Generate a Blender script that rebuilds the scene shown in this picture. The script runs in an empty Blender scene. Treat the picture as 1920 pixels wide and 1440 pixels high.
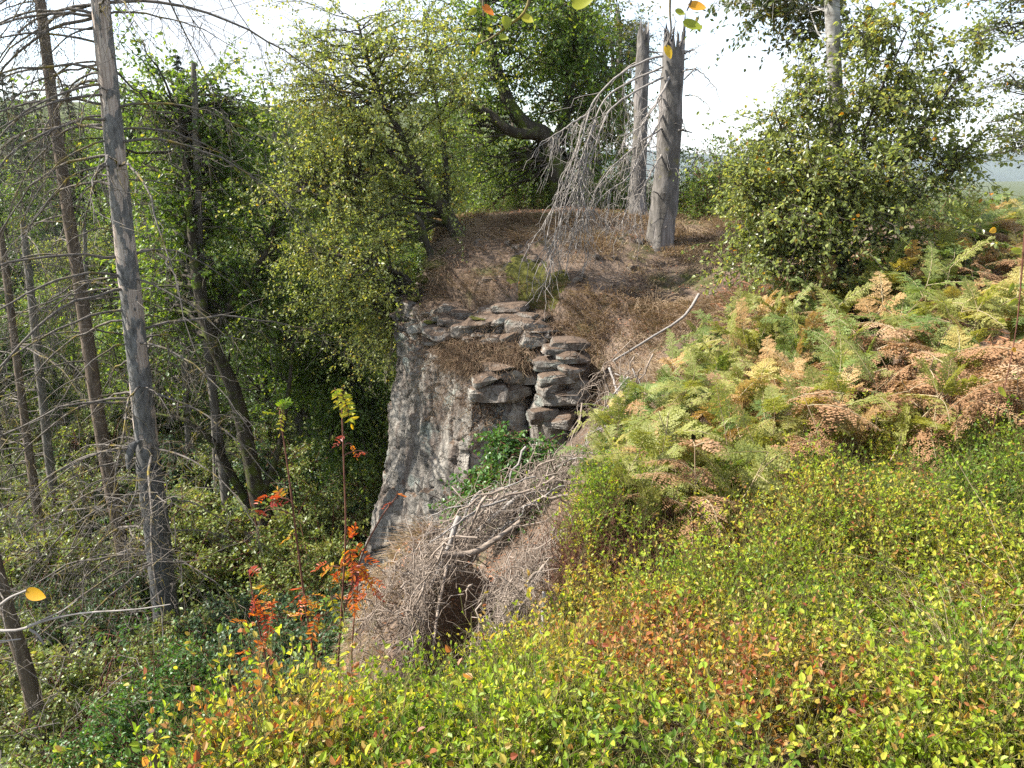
import bpy, math
import numpy as np
from math import radians, sin, cos, pi

# ------------------------------------------------------------------ camera, light
SC = bpy.context.scene
COL = SC.collection
PITCH = radians(16.7); FPX = 1400.0
cam_d = bpy.data.cameras.new("camera"); cam = bpy.data.objects.new("camera", cam_d); COL.objects.link(cam)
cam_d.sensor_width = 36.0; cam_d.lens = 36.0 * FPX / 1920.0
cam_d.clip_start = 0.05; cam_d.clip_end = 20000
cam.location = (0, 0, 0); cam.rotation_euler = (pi / 2 - PITCH, 0, 0)
SC.camera = cam
SUN_AZ = radians(-88); SUN_EL = radians(46)      # azimuth from +Y, negative = left
sun_d = bpy.data.lights.new("sun", 'SUN'); sun = bpy.data.objects.new("sun", sun_d); COL.objects.link(sun)
sun_d.energy = 5.0; sun_d.angle = radians(0.5); sun_d.color = (1.0, 0.955, 0.88)
sun.rotation_euler = (pi / 2 - SUN_EL, 0, pi - SUN_AZ)
W = bpy.data.worlds.new("World"); SC.world = W; W.use_nodes = True
wn = W.node_tree.nodes; wl = W.node_tree.links
sky = wn.new("ShaderNodeTexSky"); sky.sky_type = 'NISHITA'; sky.sun_disc = False
sky.sun_elevation = SUN_EL; sky.sun_rotation = SUN_AZ
sky.air_density = 1.0; sky.dust_density = 1.0; sky.ozone_density = 1.0
# thin bright cloud over most of the sky
stc = wn.new("ShaderNodeTexCoord"); smp = wn.new("ShaderNodeMapping"); smp.inputs["Scale"].default_value = (1, 1, 3.2)
sno = wn.new("ShaderNodeTexNoise"); sno.inputs["Scale"].default_value = 2.1; sno.inputs["Detail"].default_value = 7.0
wl.new(stc.outputs["Generated"], smp.inputs[0]); wl.new(smp.outputs[0], sno.inputs["Vector"])
srp = wn.new("ShaderNodeValToRGB"); srp.color_ramp.elements[0].position = .40; srp.color_ramp.elements[0].color = (.15, .15, .15, 1)
srp.color_ramp.elements[1].position = .56; srp.color_ramp.elements[1].color = (.9, .9, .9, 1)
wl.new(sno.outputs[0], srp.inputs[0])
smx = wn.new("ShaderNodeMix"); smx.data_type = 'RGBA'; smx.inputs[7].default_value = (2.15, 2.25, 2.4, 1)
wl.new(srp.outputs[0], smx.inputs[0]); wl.new(sky.outputs[0], smx.inputs[6])
wl.new(smx.outputs[2], wn["Background"].inputs[0]); wn["Background"].inputs[1].default_value = 0.15
SC.view_settings.view_transform = 'Standard'; SC.view_settings.look = 'None'
SC.view_settings.exposure = 1.75; SC.view_settings.gamma = 1.0
SC.render.engine = 'CYCLES'
cy = SC.cycles
cy.max_bounces = 6; cy.diffuse_bounces = 4; cy.glossy_bounces = 2; cy.transmission_bounces = 4
cy.transparent_max_bounces = 4; cy.volume_bounces = 0
cy.use_adaptive_sampling = True; cy.adaptive_threshold = 0.01
cy.use_denoising = False
cy.sample_clamp_indirect = 6.0

RNG = np.random.default_rng(7)
def rs(seed): return np.random.default_rng(seed)
SP, CP = sin(PITCH), cos(PITCH)

def ray(u, v):
    a = (u - 960) / FPX; b = -(v - 720) / FPX
    return np.array([a, CP + b * SP, -SP + b * CP])
def P(u, v, d):
    """world point seen at photo pixel (u,v), d metres ahead of the camera"""
    r = ray(u, v); return r * (d / r[1])
def PP(lst):
    return np.array([P(*q) for q in lst])
def nrm(a):
    return a / (np.linalg.norm(a, axis=-1, keepdims=True) + 1e-9)

# ------------------------------------------------------------------ mesh building
class Geo:
    def __init__(s): s.V = []; s.F3 = []; s.F4 = []; s.n = 0
    def add(s, V, F, tint=0.5, smooth=True, mat=0):
        V = np.asarray(V, dtype=np.float64).reshape(-1, 3); F = np.asarray(F, dtype=np.int64)
        if len(F) == 0: return s
        t = np.broadcast_to(np.asarray(tint, dtype=np.float32), (len(F),))
        rec = (F + s.n, t, np.full(len(F), smooth), np.broadcast_to(np.asarray(mat), (len(F),)))
        (s.F4 if F.shape[1] == 4 else s.F3).append(rec)
        s.V.append(V); s.n += len(V); return s
    def build(s, name, mats, parent=None, origin=None):
        V = np.concatenate(s.V).astype(np.float32)
        if origin is not None: V = V - np.asarray(origin, dtype=np.float32)
        me = bpy.data.meshes.new(name)
        idx = []; tot = []; tint = []; sm = []; mi = []
        for L, k in ((s.F4, 4), (s.F3, 3)):
            for F, t, q, m in L:
                idx.append(F.reshape(-1)); tot.append(np.full(len(F), k)); tint.append(t); sm.append(q); mi.append(m)
        idx = np.concatenate(idx); tot = np.concatenate(tot)
        me.vertices.add(len(V)); me.vertices.foreach_set("co", V.reshape(-1))
        me.loops.add(len(idx)); me.loops.foreach_set("vertex_index", idx.astype(np.int32))
        me.polygons.add(len(tot))
        st = np.concatenate([[0], np.cumsum(tot)[:-1]]).astype(np.int32)
        me.polygons.foreach_set("loop_start", st)
        me.polygons.foreach_set("use_smooth", np.concatenate(sm))
        me.polygons.foreach_set("material_index", np.concatenate(mi).astype(np.int32))
        me.update(calc_edges=True)
        at = me.attributes.new("tint", 'FLOAT', 'FACE'); at.data.foreach_set("value", np.concatenate(tint).astype(np.float32))
        for m in (mats if isinstance(mats, (list, tuple)) else [mats]): me.materials.append(m)
        o = bpy.data.objects.new(name, me); COL.objects.link(o)
        if parent is not None: o.parent = parent
        elif origin is not None: o.location = origin
        return o

def tag(o, label=None, cat=None, group=None, kind=None):
    if label: o["label"] = label
    if cat: o["category"] = cat
    if group: o["group"] = group
    if kind: o["kind"] = kind
    return o
def thing(name, loc, label, cat, group=None, rz=0.0, sc=1.0):
    o = bpy.data.objects.new(name, None); COL.objects.link(o); o.empty_display_size = 0.2
    o.location = loc; o.rotation_euler = (0, 0, rz); o.scale = (sc, sc, sc)
    return tag(o, label, cat, group)
def dup(root, loc, rz=0.0, sc=1.0, label=None, group=None, tilt=(0, 0)):
    r = root.copy(); COL.objects.link(r); r.location = loc
    r.rotation_euler = (tilt[0], tilt[1], rz); r.scale = (sc, sc, sc) if np.isscalar(sc) else sc
    if label: r["label"] = label
    if group: r["group"] = group
    for ch in list(root.children):
        c = ch.copy(); COL.objects.link(c); c.parent = r
    return r

def tubes(Pm, Rm, sides=5, cap=False):
    """batch of polylines (m,n,3) with radii (m,n) -> verts, quads"""
    Pm = np.asarray(Pm, float); Rm = np.asarray(Rm, float)
    if Pm.ndim == 2: Pm = Pm[None]; Rm = Rm[None]
    m, n, _ = Pm.shape
    T = nrm(np.gradient(Pm, axis=1))
    mean = np.abs(T.mean(axis=1)); ref = np.eye(3)[np.argmin(mean, axis=1)][:, None, :]
    N = nrm(np.cross(T, np.broadcast_to(ref, T.shape))); B = np.cross(T, N)
    a = np.arange(sides) * 2 * pi / sides
    V = Pm[:, :, None, :] + Rm[:, :, None, None] * (np.cos(a)[None, None, :, None] * N[:, :, None, :] + np.sin(a)[None, None, :, None] * B[:, :, None, :])
    i = np.arange(m)[:, None, None] * (n * sides) + np.arange(n - 1)[None, :, None] * sides
    j = np.arange(sides)[None, None, :]; j2 = (j + 1) % sides
    F = np.stack(np.broadcast_arrays(i + j, i + j2, i + sides + j2, i + sides + j), -1).reshape(-1, 4)
    return V.reshape(-1, 3), F

def smooth_line(pts, n):
    """Catmull-Rom through pts, n samples"""
    pts = np.asarray(pts, float)
    q = np.vstack([2 * pts[0] - pts[1], pts, 2 * pts[-1] - pts[-2]])
    t = np.linspace(0, len(pts) - 1 - 1e-6, n); k = t.astype(int); f = (t - k)[:, None]
    p0, p1, p2, p3 = q[k], q[k + 1], q[k + 2], q[k + 3]
    return 0.5 * (2 * p1 + (p2 - p0) * f + (2 * p0 - 5 * p1 + 4 * p2 - p3) * f ** 2 + (3 * p1 - p0 - 3 * p2 + p3) * f ** 3)

def curves(A, B, sag, n, rg, wig=0.03):
    """batch of bent curves A->B; sag bends them down (metres) at mid"""
    A = np.asarray(A, float); B = np.asarray(B, float); m = len(A)
    t = np.linspace(0, 1, n)[None, :, None]
    L = np.linalg.norm(B - A, axis=1)[:, None, None]
    C = A[:, None, :] * (1 - t) + B[:, None, :] * t
    sag = np.broadcast_to(np.asarray(sag, float), (m,))[:, None, None]
    C = C + np.concatenate([np.zeros((m, n, 2)), np.broadcast_to(sag * 4 * t * (1 - t), (m, n, 1))], -1)
    w = rg.normal(0, 1, (m, n, 3)) * L * wig
    w[:, 0] = 0
    return C + w * np.minimum(1, 4 * t * 1.0)

def leaves6(p, d, nn, L, Wd, fold=0.12, curl=0.0):
    p = np.asarray(p, float); d = nrm(d); s = nrm(np.cross(d, nn)); n2 = np.cross(s, d)
    L = np.broadcast_to(L, (len(p),))[:, None]; Wd = np.broadcast_to(Wd, (len(p),))[:, None]
    up = n2 * (Wd * fold * 2)
    V = np.stack([p, p + d * L * .28 + s * Wd * .46 + up, p + d * L * .68 + s * Wd * .40 + up - n2 * L * curl * .4,
                  p + d * L - n2 * L * curl, p + d * L * .68 - s * Wd * .40 + up - n2 * L * curl * .4, p + d * L * .28 - s * Wd * .46 + up], 1)
    b = np.arange(len(p))[:, None] * 6
    F = np.concatenate([b + np.array([[0, 1, 2, 3]]), b + np.array([[0, 3, 4, 5]])], 1).reshape(-1, 4)
    return V.reshape(-1, 3), F
def leaves4(p, d, nn, L, Wd, fold=0.1):
    p = np.asarray(p, float); d = nrm(d); s = nrm(np.cross(d, nn)); n2 = np.cross(s, d)
    L = np.broadcast_to(L, (len(p),))[:, None]; Wd = np.broadcast_to(Wd, (len(p),))[:, None]
    V = np.stack([p, p + d * L * .45 + s * Wd * .5 + n2 * Wd * fold, p + d * L, p + d * L * .45 - s * Wd * .5 + n2 * Wd * fold], 1)
    b = np.arange(len(p))[:, None] * 4
    return V.reshape(-1, 3), b + np.array([[0, 1, 2, 3]])

def sines(x, y, seed, f0=1.0, octv=4):
    r = rs(seed); o = np.zeros(np.shape(x)); amp = 1.0; f = f0; tot = 0
    for k in range(octv):
        for j in range(3):
            a = r.uniform(0, 2 * pi); ph = r.uniform(0, 2 * pi)
            o = o + amp * np.sin((np.cos(a) * x + np.sin(a) * y) * f * r.uniform(.7, 1.3) + ph)
        tot += amp * 1.6; amp *= .55; f *= 2.05
    return o / tot

def vnoise3(p, seed):
    """value noise, p (n,3) -> -1..1"""
    p = np.asarray(p, float); i = np.floor(p).astype(np.int64); f = p - i; f = f * f * (3 - 2 * f)
    def h(ix, iy, iz):
        x = (ix * 374761393 + iy * 668265263 + iz * 2147483647 + seed * 974711) & 0xffffffff
        x = ((x ^ (x >> 13)) * 1274126177) & 0xffffffff
        return ((x ^ (x >> 16)) & 0xffff) / 32767.5 - 1
    o = 0
    for a in (0, 1):
        for b in (0, 1):
            for c in (0, 1):
                w = (f[:, 0] if a else 1 - f[:, 0]) * (f[:, 1] if b else 1 - f[:, 1]) * (f[:, 2] if c else 1 - f[:, 2])
                o = o + w * h(i[:, 0] + a, i[:, 1] + b, i[:, 2] + c)
    return o

def cells(p, seed):
    """jittered cells: (random per cell, tilt term, F2-F1)"""
    p = np.asarray(p, float); b = np.floor(p).astype(np.int64); n = len(p)
    d1 = np.full(n, 9.); d2 = np.full(n, 9.); val = np.zeros(n); tilt = np.zeros(n)
    def h(ix, iy, iz, k):
        x = (ix * 374761393 + iy * 668265263 + iz * 1442695041 + (seed * 31 + k) * 974711) & 0xffffffff
        x = ((x ^ (x >> 13)) * 1274126177) & 0xffffffff
        return ((x ^ (x >> 16)) & 0xffff) / 65535.0
    for a in (-1, 0, 1):
        for c in (-1, 0, 1):
            for e in (-1, 0, 1):
                ix, iy, iz = b[:, 0] + a, b[:, 1] + c, b[:, 2] + e
                q = np.stack([ix + h(ix, iy, iz, 1), iy + h(ix, iy, iz, 2), iz + h(ix, iy, iz, 3)], 1); dv = p - q; d = np.linalg.norm(dv, axis=1)
                v = h(ix, iy, iz, 4) * 2 - 1; tl = dv[:, 2] * (h(ix, iy, iz, 5) * 2 - 1) + dv[:, 0] * (h(ix, iy, iz, 6) * 2 - 1)
                nw = d < d1; d2 = np.where(nw, d1, np.minimum(d2, d)); val = np.where(nw, v, val); tilt = np.where(nw, tl, tilt); d1 = np.where(nw, d, d1)
    return val, tilt, d2 - d1

# ------------------------------------------------------------------ materials
def new_mat(name):
    m = bpy.data.materials.new(name); m.use_nodes = True
    nt = m.node_tree; nt.nodes.clear()
    return m, nt, nt.nodes, nt.links
def nd(n, t, **kw):
    x = n.new(t)
    for k, v in kw.items():
        if k in x.inputs: x.inputs[k].default_value = v
        else: setattr(x, k, v)
    return x
def ramp(n, stops, interp='LINEAR'):
    r = n.new("ShaderNodeValToRGB"); r.color_ramp.interpolation = interp
    e = r.color_ramp.elements
    while len(e) < len(stops): e.new(0.5)
    for q, (p, c) in zip(e, stops):
        q.position = p; q.color = (*c, 1) if len(c) == 3 else c
    return r
def leaf_mat(name, stops, transl=0.42, rough=0.42, spec=0.45, warm=1.25):
    m, nt, n, l = new_mat(name)
    a = nd(n, "ShaderNodeAttribute", attribute_name="tint")
    r = ramp(n, stops); l.new(a.outputs["Fac"], r.inputs[0])
    no = nd(n, "ShaderNodeTexNoise", Scale=90.0, Detail=2.0)
    mx = n.new("ShaderNodeMix"); mx.data_type = 'RGBA'; mx.blend_type = 'MULTIPLY'; mx.inputs[0].default_value = 0.5
    r2 = ramp(n, [(.3, (.62, .6, .55)), (.7, (1.25, 1.25, 1.2))])
    l.new(no.outputs[0], r2.inputs[0]); l.new(r.outputs[0], mx.inputs[6]); l.new(r2.outputs[0], mx.inputs[7])
    b = nd(n, "ShaderNodeBsdfPrincipled", Roughness=rough); b.inputs["Specular IOR Level"].default_value = spec
    l.new(mx.outputs[2], b.inputs["Base Color"])
    t = n.new("ShaderNodeBsdfTranslucent")
    mw = n.new("ShaderNodeMix"); mw.data_type = 'RGBA'; mw.blend_type = 'MULTIPLY'; mw.inputs[0].default_value = 1
    mw.inputs[7].default_value = (1.15 * warm, 1.1 * warm, .55, 1)
    l.new(mx.outputs[2], mw.inputs[6]); l.new(mw.outputs[2], t.inputs[0])
    ms = nd(n, "ShaderNodeMixShader"); ms.inputs[0].default_value = transl
    l.new(b.outputs[0], ms.inputs[1]); l.new(t.outputs[0], ms.inputs[2])
    o = n.new("ShaderNodeOutputMaterial"); l.new(ms.outputs[0], o.inputs[0])
    return m
def coords(n, l, sx, sy, sz):
    tc = n.new("ShaderNodeTexCoord"); mp = n.new("ShaderNodeMapping"); mp.inputs["Scale"].default_value = (sx, sy, sz)
    l.new(tc.outputs["Object"], mp.inputs[0]); return tc, mp
def bark_mat(name, stops, scale=14.0, zs=0.28, bump=0.6, rough=.9, moss=None, patch=None):
    """bark: fissured noise; patch=(colour stops, lo, hi) adds bare-wood areas; moss=(colour, amount)"""
    m, nt, n, l = new_mat(name)
    tc, mp = coords(n, l, 1, 1, zs)
    no = nd(n, "ShaderNodeTexNoise", Scale=scale, Detail=6.0, Roughness=.65); l.new(mp.outputs[0], no.inputs[0])
    r = ramp(n, stops); l.new(no.outputs[0], r.inputs[0])
    col = r.outputs[0]
    hgt = no.outputs[0]
    if patch:
        pst, lo, hi, psc = patch
        pn = nd(n, "ShaderNodeTexNoise", Scale=psc, Detail=4.0, Roughness=.55); l.new(mp.outputs[0], pn.inputs[0])
        pr = ramp(n, [(lo, (0, 0, 0)), (hi, (1, 1, 1))]); l.new(pn.outputs[0], pr.inputs[0])
        _, mp2 = coords(n, l, 1, 1, .05)
        gn = nd(n, "ShaderNodeTexNoise", Scale=scale * 3, Detail=3.0); l.new(mp2.outputs[0], gn.inputs[0])
        gr = ramp(n, pst); l.new(gn.outputs[0], gr.inputs[0])
        mx = n.new("ShaderNodeMix"); mx.data_type = 'RGBA'
        l.new(pr.outputs[0], mx.inputs[0]); l.new(col, mx.inputs[6]); l.new(gr.outputs[0], mx.inputs[7]); col = mx.outputs[2]
        mh = n.new("ShaderNodeMix"); mh.data_type = 'FLOAT'
        l.new(pr.outputs[0], mh.inputs[0]); l.new(no.outputs[0], mh.inputs[2]); mh.inputs[3].default_value = .1; hgt = mh.outputs[0]
    if moss:
        mcol, amt = moss
        mn = nd(n, "ShaderNodeTexNoise", Scale=5.0, Detail=5.0); l.new(tc.outputs["Object"], mn.inputs[0])
        mr = ramp(n, [(1 - amt - .08, (0, 0, 0)), (1 - amt + .05, (1, 1, 1))]); l.new(mn.outputs[0], mr.inputs[0])
        mx = n.new("ShaderNodeMix"); mx.data_type = 'RGBA'; mx.inputs[7].default_value = (*mcol, 1)
        l.new(mr.outputs[0], mx.inputs[0]); l.new(col, mx.inputs[6]); col = mx.outputs[2]
    b = nd(n, "ShaderNodeBsdfPrincipled", Roughness=rough); b.inputs["Specular IOR Level"].default_value = .2
    l.new(col, b.inputs["Base Color"])
    bp = nd(n, "ShaderNodeBump", Strength=bump, Distance=.02); l.new(hgt, bp.inputs["Height"]); l.new(bp.outputs[0], b.inputs["Normal"])
    o = n.new("ShaderNodeOutputMaterial"); l.new(b.outputs[0], o.inputs[0])
    return m

M = {}
M['leaning'] = leaf_mat("willow_leaves", [(0, (.11, .145, .045)), (.45, (.21, .255, .08)), (.8, (.33, .355, .12)), (.95, (.40, .34, .07)), (1, (.50, .30, .04))], .52)
M['oak'] = leaf_mat("oak_leaves", [(0, (.05, .09, .022)), (.5, (.11, .18, .036)), (.85, (.20, .27, .05)), (1, (.30, .28, .05))], .52)
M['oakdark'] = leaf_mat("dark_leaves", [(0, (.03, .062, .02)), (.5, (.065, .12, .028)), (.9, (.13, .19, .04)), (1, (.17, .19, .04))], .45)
M['oakwarm'] = leaf_mat("turning_leaves", [(0, (.04, .055, .012)), (.5, (.085, .10, .02)), (.85, (.15, .14, .03)), (1, (.30, .20, .03))], .42)
M['birch'] = leaf_mat("birch_leaves", [(0, (.11, .145, .05)), (.5, (.21, .25, .085)), (.86, (.33, .35, .14)), (.95, (.30, .25, .03)), (1, (.45, .18, .02))], .52, .32, .5)
M['needle'] = leaf_mat("conifer_needles", [(0, (.016, .034, .014)), (.6, (.035, .06, .022)), (1, (.07, .085, .03))], .25, .6, .2, 1.0)
M['larch'] = leaf_mat("larch_leaves", [(0, (.045, .075, .03)), (.6, (.09, .11, .035)), (1, (.20, .15, .03))], .4)
M['under'] = leaf_mat("undergrowth_leaves", [(0, (.075, .11, .032)), (.5, (.165, .215, .055)), (.85, (.27, .30, .085)), (1, (.22, .17, .06))], .4)
M['bramble'] = leaf_mat("bramble_leaves", [(0, (.035, .07, .034)), (.5, (.075, .13, .06)), (1, (.14, .20, .085))], .40, .42, .3, 1.1)
M['shrubg'] = leaf_mat("shrub_leaves", [(0, (.03, .075, .016)), (.5, (.065, .15, .03)), (1, (.13, .23, .045))], .42)
M['bilberry'] = leaf_mat("bilberry_leaves", [(0, (.05, .10, .016)), (.22, (.13, .22, .026)), (.42, (.27, .36, .036)), (.58, (.43, .42, .06)), (.70, (.40, .27, .08)), (.87, (.36, .14, .06)), (1, (.24, .07, .04))], .52, .45, .3, 1.35)
M['rowan'] = leaf_mat("rowan_leaves", [(0, (.12, .20, .02)), (.25, (.32, .30, .02)), (.4, (.45, .20, .02)), (.65, (.42, .07, .02)), (1, (.22, .03, .025))], .5)
FERN = {
 'green': leaf_mat("bracken_green", [(0, (.09, .145, .04)), (.6, (.165, .22, .06)), (1, (.27, .29, .09))], .42, .5, .3),
 'yellow': leaf_mat("bracken_yellow", [(0, (.17, .20, .05)), (.6, (.28, .28, .08)), (1, (.38, .30, .10))], .45, .5, .3),
 'gold': leaf_mat("bracken_gold", [(0, (.28, .18, .08)), (.6, (.40, .25, .11)), (1, (.50, .38, .20))], .42, .6, .2, 1.0),
 'brown': leaf_mat("bracken_brown", [(0, (.16, .085, .042)), (.6, (.31, .18, .095)), (1, (.45, .31, .19))], .32, .7, .15, .9),
}
M['drygrass'] = leaf_mat("dry_grass", [(0, (.055, .055, .018)), (.12, (.13, .08, .05)), (.5, (.26, .18, .118)), (.9, (.42, .32, .21)), (1, (.50, .41, .28))], .25, .7, .15, .85)
M['straw'] = leaf_mat("straw", [(0, (.30, .22, .12)), (1, (.50, .42, .28))], .25, .6, .2, .85)
M['litter'] = leaf_mat("fallen_leaves", [(0, (.13, .06, .035)), (.6, (.25, .11, .055)), (1, (.42, .22, .12))], .15, .7, .2, .8)
M['yleaf'] = leaf_mat("autumn_leaf", [(0, (.16, .22, .02)), (.35, (.38, .36, .03)), (.6, (.60, .36, .02)), (1, (.55, .14, .02))], .5)

M['bark_dark'] = bark_mat("dark_mossy_bark", [(.3, (.022, .018, .013)), (.6, (.06, .05, .036)), (.8, (.11, .10, .07))], 16, .3, .7, moss=((.07, .085, .015), .42))
M['bark_grey'] = bark_mat("grey_bark", [(.3, (.06, .052, .042)), (.55, (.14, .125, .105)), (.8, (.24, .22, .19))], 18, .25, .6)
M['bark_brown'] = bark_mat("brown_spruce_bark", [(.3, (.05, .038, .028)), (.55, (.12, .09, .066)), (.8, (.21, .165, .125))], 16, .2, .5)
M['twig'] = bark_mat("dead_twig", [(.3, (.06, .05, .042)), (.6, (.135, .118, .10)), (.8, (.23, .21, .185))], 20, 1, .3, moss=((.16, .12, .02), .38))
M['twigpale'] = bark_mat("bleached_twig", [(.3, (.14, .122, .105)), (.6, (.255, .23, .205)), (.8, (.38, .35, .32))], 20, 1, .3)
M['stick'] = bark_mat("dead_stick", [(.3, (.08, .058, .042)), (.55, (.225, .18, .142)), (.8, (.40, .345, .29))], 14, .6, .4)
M['stem'] = bark_mat("reddish_stem", [(.3, (.07, .03, .02)), (.6, (.14, .06, .04)), (.8, (.20, .11, .06))], 30, 1, .2)
M['bstem'] = bark_mat("bilberry_stem", [(.3, (.05, .055, .018)), (.55, (.12, .11, .035)), (.75, (.20, .11, .06))], 6, 1, .2)
M['spruce'] = bark_mat("peeling_spruce_trunk", [(.28, (.045, .043, .04)), (.5, (.13, .125, .118)), (.68, (.20, .195, .185)), (.85, (.27, .265, .25))], 22, .4, .8,
                       patch=([(.3, (.20, .15, .12)), (.55, (.36, .30, .25)), (.75, (.47, .42, .37))], .50, .52, 5.0))
M['sprucelow'] = bark_mat("grey_spruce_bark", [(.28, (.03, .03, .03)), (.5, (.085, .083, .08)), (.68, (.135, .135, .128)), (.85, (.20, .205, .19))], 26, .45, .9)
M['snag'] = bark_mat("snag_wood", [(.28, (.05, .045, .04)), (.5, (.11, .10, .088)), (.68, (.165, .15, .135)), (.85, (.235, .22, .2))], 16, .3, 1.0,
                     patch=([(.3, (.12, .105, .095)), (.55, (.20, .18, .165)), (.75, (.28, .26, .24))], .52, .58, 4.0), moss=((.13, .12, .04), .30))
M['birchbark'] = bark_mat("birch_bark", [(.36, (.05, .045, .04)), (.46, (.16, .15, .135)), (.6, (.30, .29, .27)), (.8, (.42, .405, .385))], 7, 1.6, .3)

def ground_mat():
    m, nt, n, l = new_mat("forest_soil")
    tc = n.new("ShaderNodeTexCoord")
    n1 = nd(n, "ShaderNodeTexNoise", Scale=1.3, Detail=8.0, Roughness=.7); l.new(tc.outputs["Object"], n1.inputs[0])
    n2 = nd(n, "ShaderNodeTexNoise", Scale=34.0, Detail=5.0, Roughness=.75); l.new(tc.outputs["Object"], n2.inputs[0])
    r1 = ramp(n, [(.3, (.05, .035, .026)), (.5, (.115, .083, .06)), (.7, (.19, .145, .11))]); l.new(n1.outputs[0], r1.inputs[0])
    r2 = ramp(n, [(.3, (.45, .42, .4)), (.5, (1, 1, 1)), (.72, (1.7, 1.5, 1.3))]); l.new(n2.outputs[0], r2.inputs[0])
    mx = n.new("ShaderNodeMix"); mx.data_type = 'RGBA'; mx.blend_type = 'MULTIPLY'; mx.inputs[0].default_value = .85
    l.new(r1.outputs[0], mx.inputs[6]); l.new(r2.outputs[0], mx.inputs[7])
    n3 = nd(n, "ShaderNodeTexNoise", Scale=.9, Detail=6.0, Roughness=.65); l.new(tc.outputs["Object"], n3.inputs[0])
    r3 = ramp(n, [(.54, (0, 0, 0)), (.62, (1, 1, 1))]); l.new(n3.outputs[0], r3.inputs[0])
    m2 = n.new("ShaderNodeMix"); m2.data_type = 'RGBA'; l.new(r3.outputs[0], m2.inputs[0]); l.new(mx.outputs[2], m2.inputs[6])
    m2.inputs[7].default_value = (.055, .06, .016, 1)
    b = nd(n, "ShaderNodeBsdfPrincipled", Roughness=.95); b.inputs["Specular IOR Level"].default_value = .15
    l.new(m2.outputs[2], b.inputs["Base Color"])
    bp = nd(n, "ShaderNodeBump", Strength=.9, Distance=.03); l.new(n2.outputs[0], bp.inputs["Height"]); l.new(bp.outputs[0], b.inputs["Normal"])
    o = n.new("ShaderNodeOutputMaterial"); l.new(b.outputs[0], o.inputs[0]); return m
def rock_mat(name="quarry_rock", dark=1.0):
    m, nt, n, l = new_mat(name)
    tc = n.new("ShaderNodeTexCoord")
    mp = n.new("ShaderNodeMapping"); mp.inputs["Scale"].default_value = (1, 1, .22); l.new(tc.outputs["Object"], mp.inputs[0])
    n1 = nd(n, "ShaderNodeTexNoise", Scale=3.0, Detail=9.0, Roughness=.68); l.new(tc.outputs["Object"], n1.inputs[0])
    r1 = ramp(n, [(.30, (.085, .076, .066)), (.46, (.19, .17, .143)), (.60, (.29, .262, .222)), (.75, (.40, .375, .325))]); l.new(n1.outputs[0], r1.inputs[0])
    st = nd(n, "ShaderNodeTexNoise", Scale=5.0, Detail=6.0, Roughness=.6); l.new(mp.outputs[0], st.inputs[0])
    rst = ramp(n, [(.47, (0, 0, 0)), (.62, (1, 1, 1))]); l.new(st.outputs[0], rst.inputs[0])
    m1 = n.new("ShaderNodeMix"); m1.data_type = 'RGBA'; l.new(rst.outputs[0], m1.inputs[0]); l.new(r1.outputs[0], m1.inputs[6]); m1.inputs[7].default_value = (.125, .098, .078, 1)
    n3 = nd(n, "ShaderNodeTexNoise", Scale=2.2, Detail=8.0, Roughness=.7); l.new(tc.outputs["Object"], n3.inputs[0])
    mp3 = n.new("ShaderNodeMapping"); mp3.inputs["Location"].default_value = (5, 2, 9); l.new(tc.outputs["Object"], mp3.inputs[0]); l.new(mp3.outputs[0], n3.inputs[0])
    r3 = ramp(n, [(.55, (0, 0, 0)), (.63, (.75, .75, .75))]); l.new(n3.outputs[0], r3.inputs[0])
    m2 = n.new("ShaderNodeMix"); m2.data_type = 'RGBA'; l.new(r3.outputs[0], m2.inputs[0]); l.new(m1.outputs[2], m2.inputs[6]); m2.inputs[7].default_value = (.235, .26, .225, 1)
    vo = nd(n, "ShaderNodeTexVoronoi", Scale=4.5); vo.feature = 'DISTANCE_TO_EDGE'
    wn_ = nd(n, "ShaderNodeTexNoise", Scale=6.0, Detail=4.0); l.new(tc.outputs["Object"], wn_.inputs[0])
    ad = n.new("ShaderNodeMix"); ad.data_type = 'RGBA'; ad.blend_type = 'ADD'; ad.inputs[0].default_value = .25
    mpv = n.new("ShaderNodeMapping"); mpv.inputs["Scale"].default_value = (1, 1, .8); l.new(tc.outputs["Object"], mpv.inputs[0])
    l.new(mpv.outputs[0], ad.inputs[6]); l.new(wn_.outputs["Color"], ad.inputs[7]); l.new(ad.outputs[2], vo.inputs["Vector"])
    vr = ramp(n, [(0, (0, 0, 0)), (.035, (1, 1, 1))]); l.new(vo.outputs["Distance"], vr.inputs[0])
    nf = nd(n, "ShaderNodeTexNoise", Scale=17.0, Detail=7.0, Roughness=.68); l.new(tc.outputs["Object"], nf.inputs[0])
    hm = nd(n, "ShaderNodeMath", operation='MULTIPLY_ADD'); l.new(vr.outputs[0], hm.inputs[0]); hm.inputs[1].default_value = .45; l.new(nf.outputs[0], hm.inputs[2])
    hm2 = nd(n, "ShaderNodeMath", operation='ADD'); l.new(hm.outputs[0], hm2.inputs[0]); l.new(n1.outputs[0], hm2.inputs[1])
    b = nd(n, "ShaderNodeBsdfPrincipled", Roughness=.85); b.inputs["Specular IOR Level"].default_value = .3
    ge = n.new("ShaderNodeNewGeometry"); sx_ = n.new("ShaderNodeSeparateXYZ"); l.new(ge.outputs["Normal"], sx_.inputs[0])
    sa = nd(n, "ShaderNodeMath", operation='MULTIPLY_ADD'); l.new(n3.outputs[0], sa.inputs[0]); sa.inputs[1].default_value = .5; l.new(sx_.outputs["Z"], sa.inputs[2])
    sr = ramp(n, [(.88, (0, 0, 0)), (1.0, (1, 1, 1))]); l.new(sa.outputs[0], sr.inputs[0])
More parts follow.
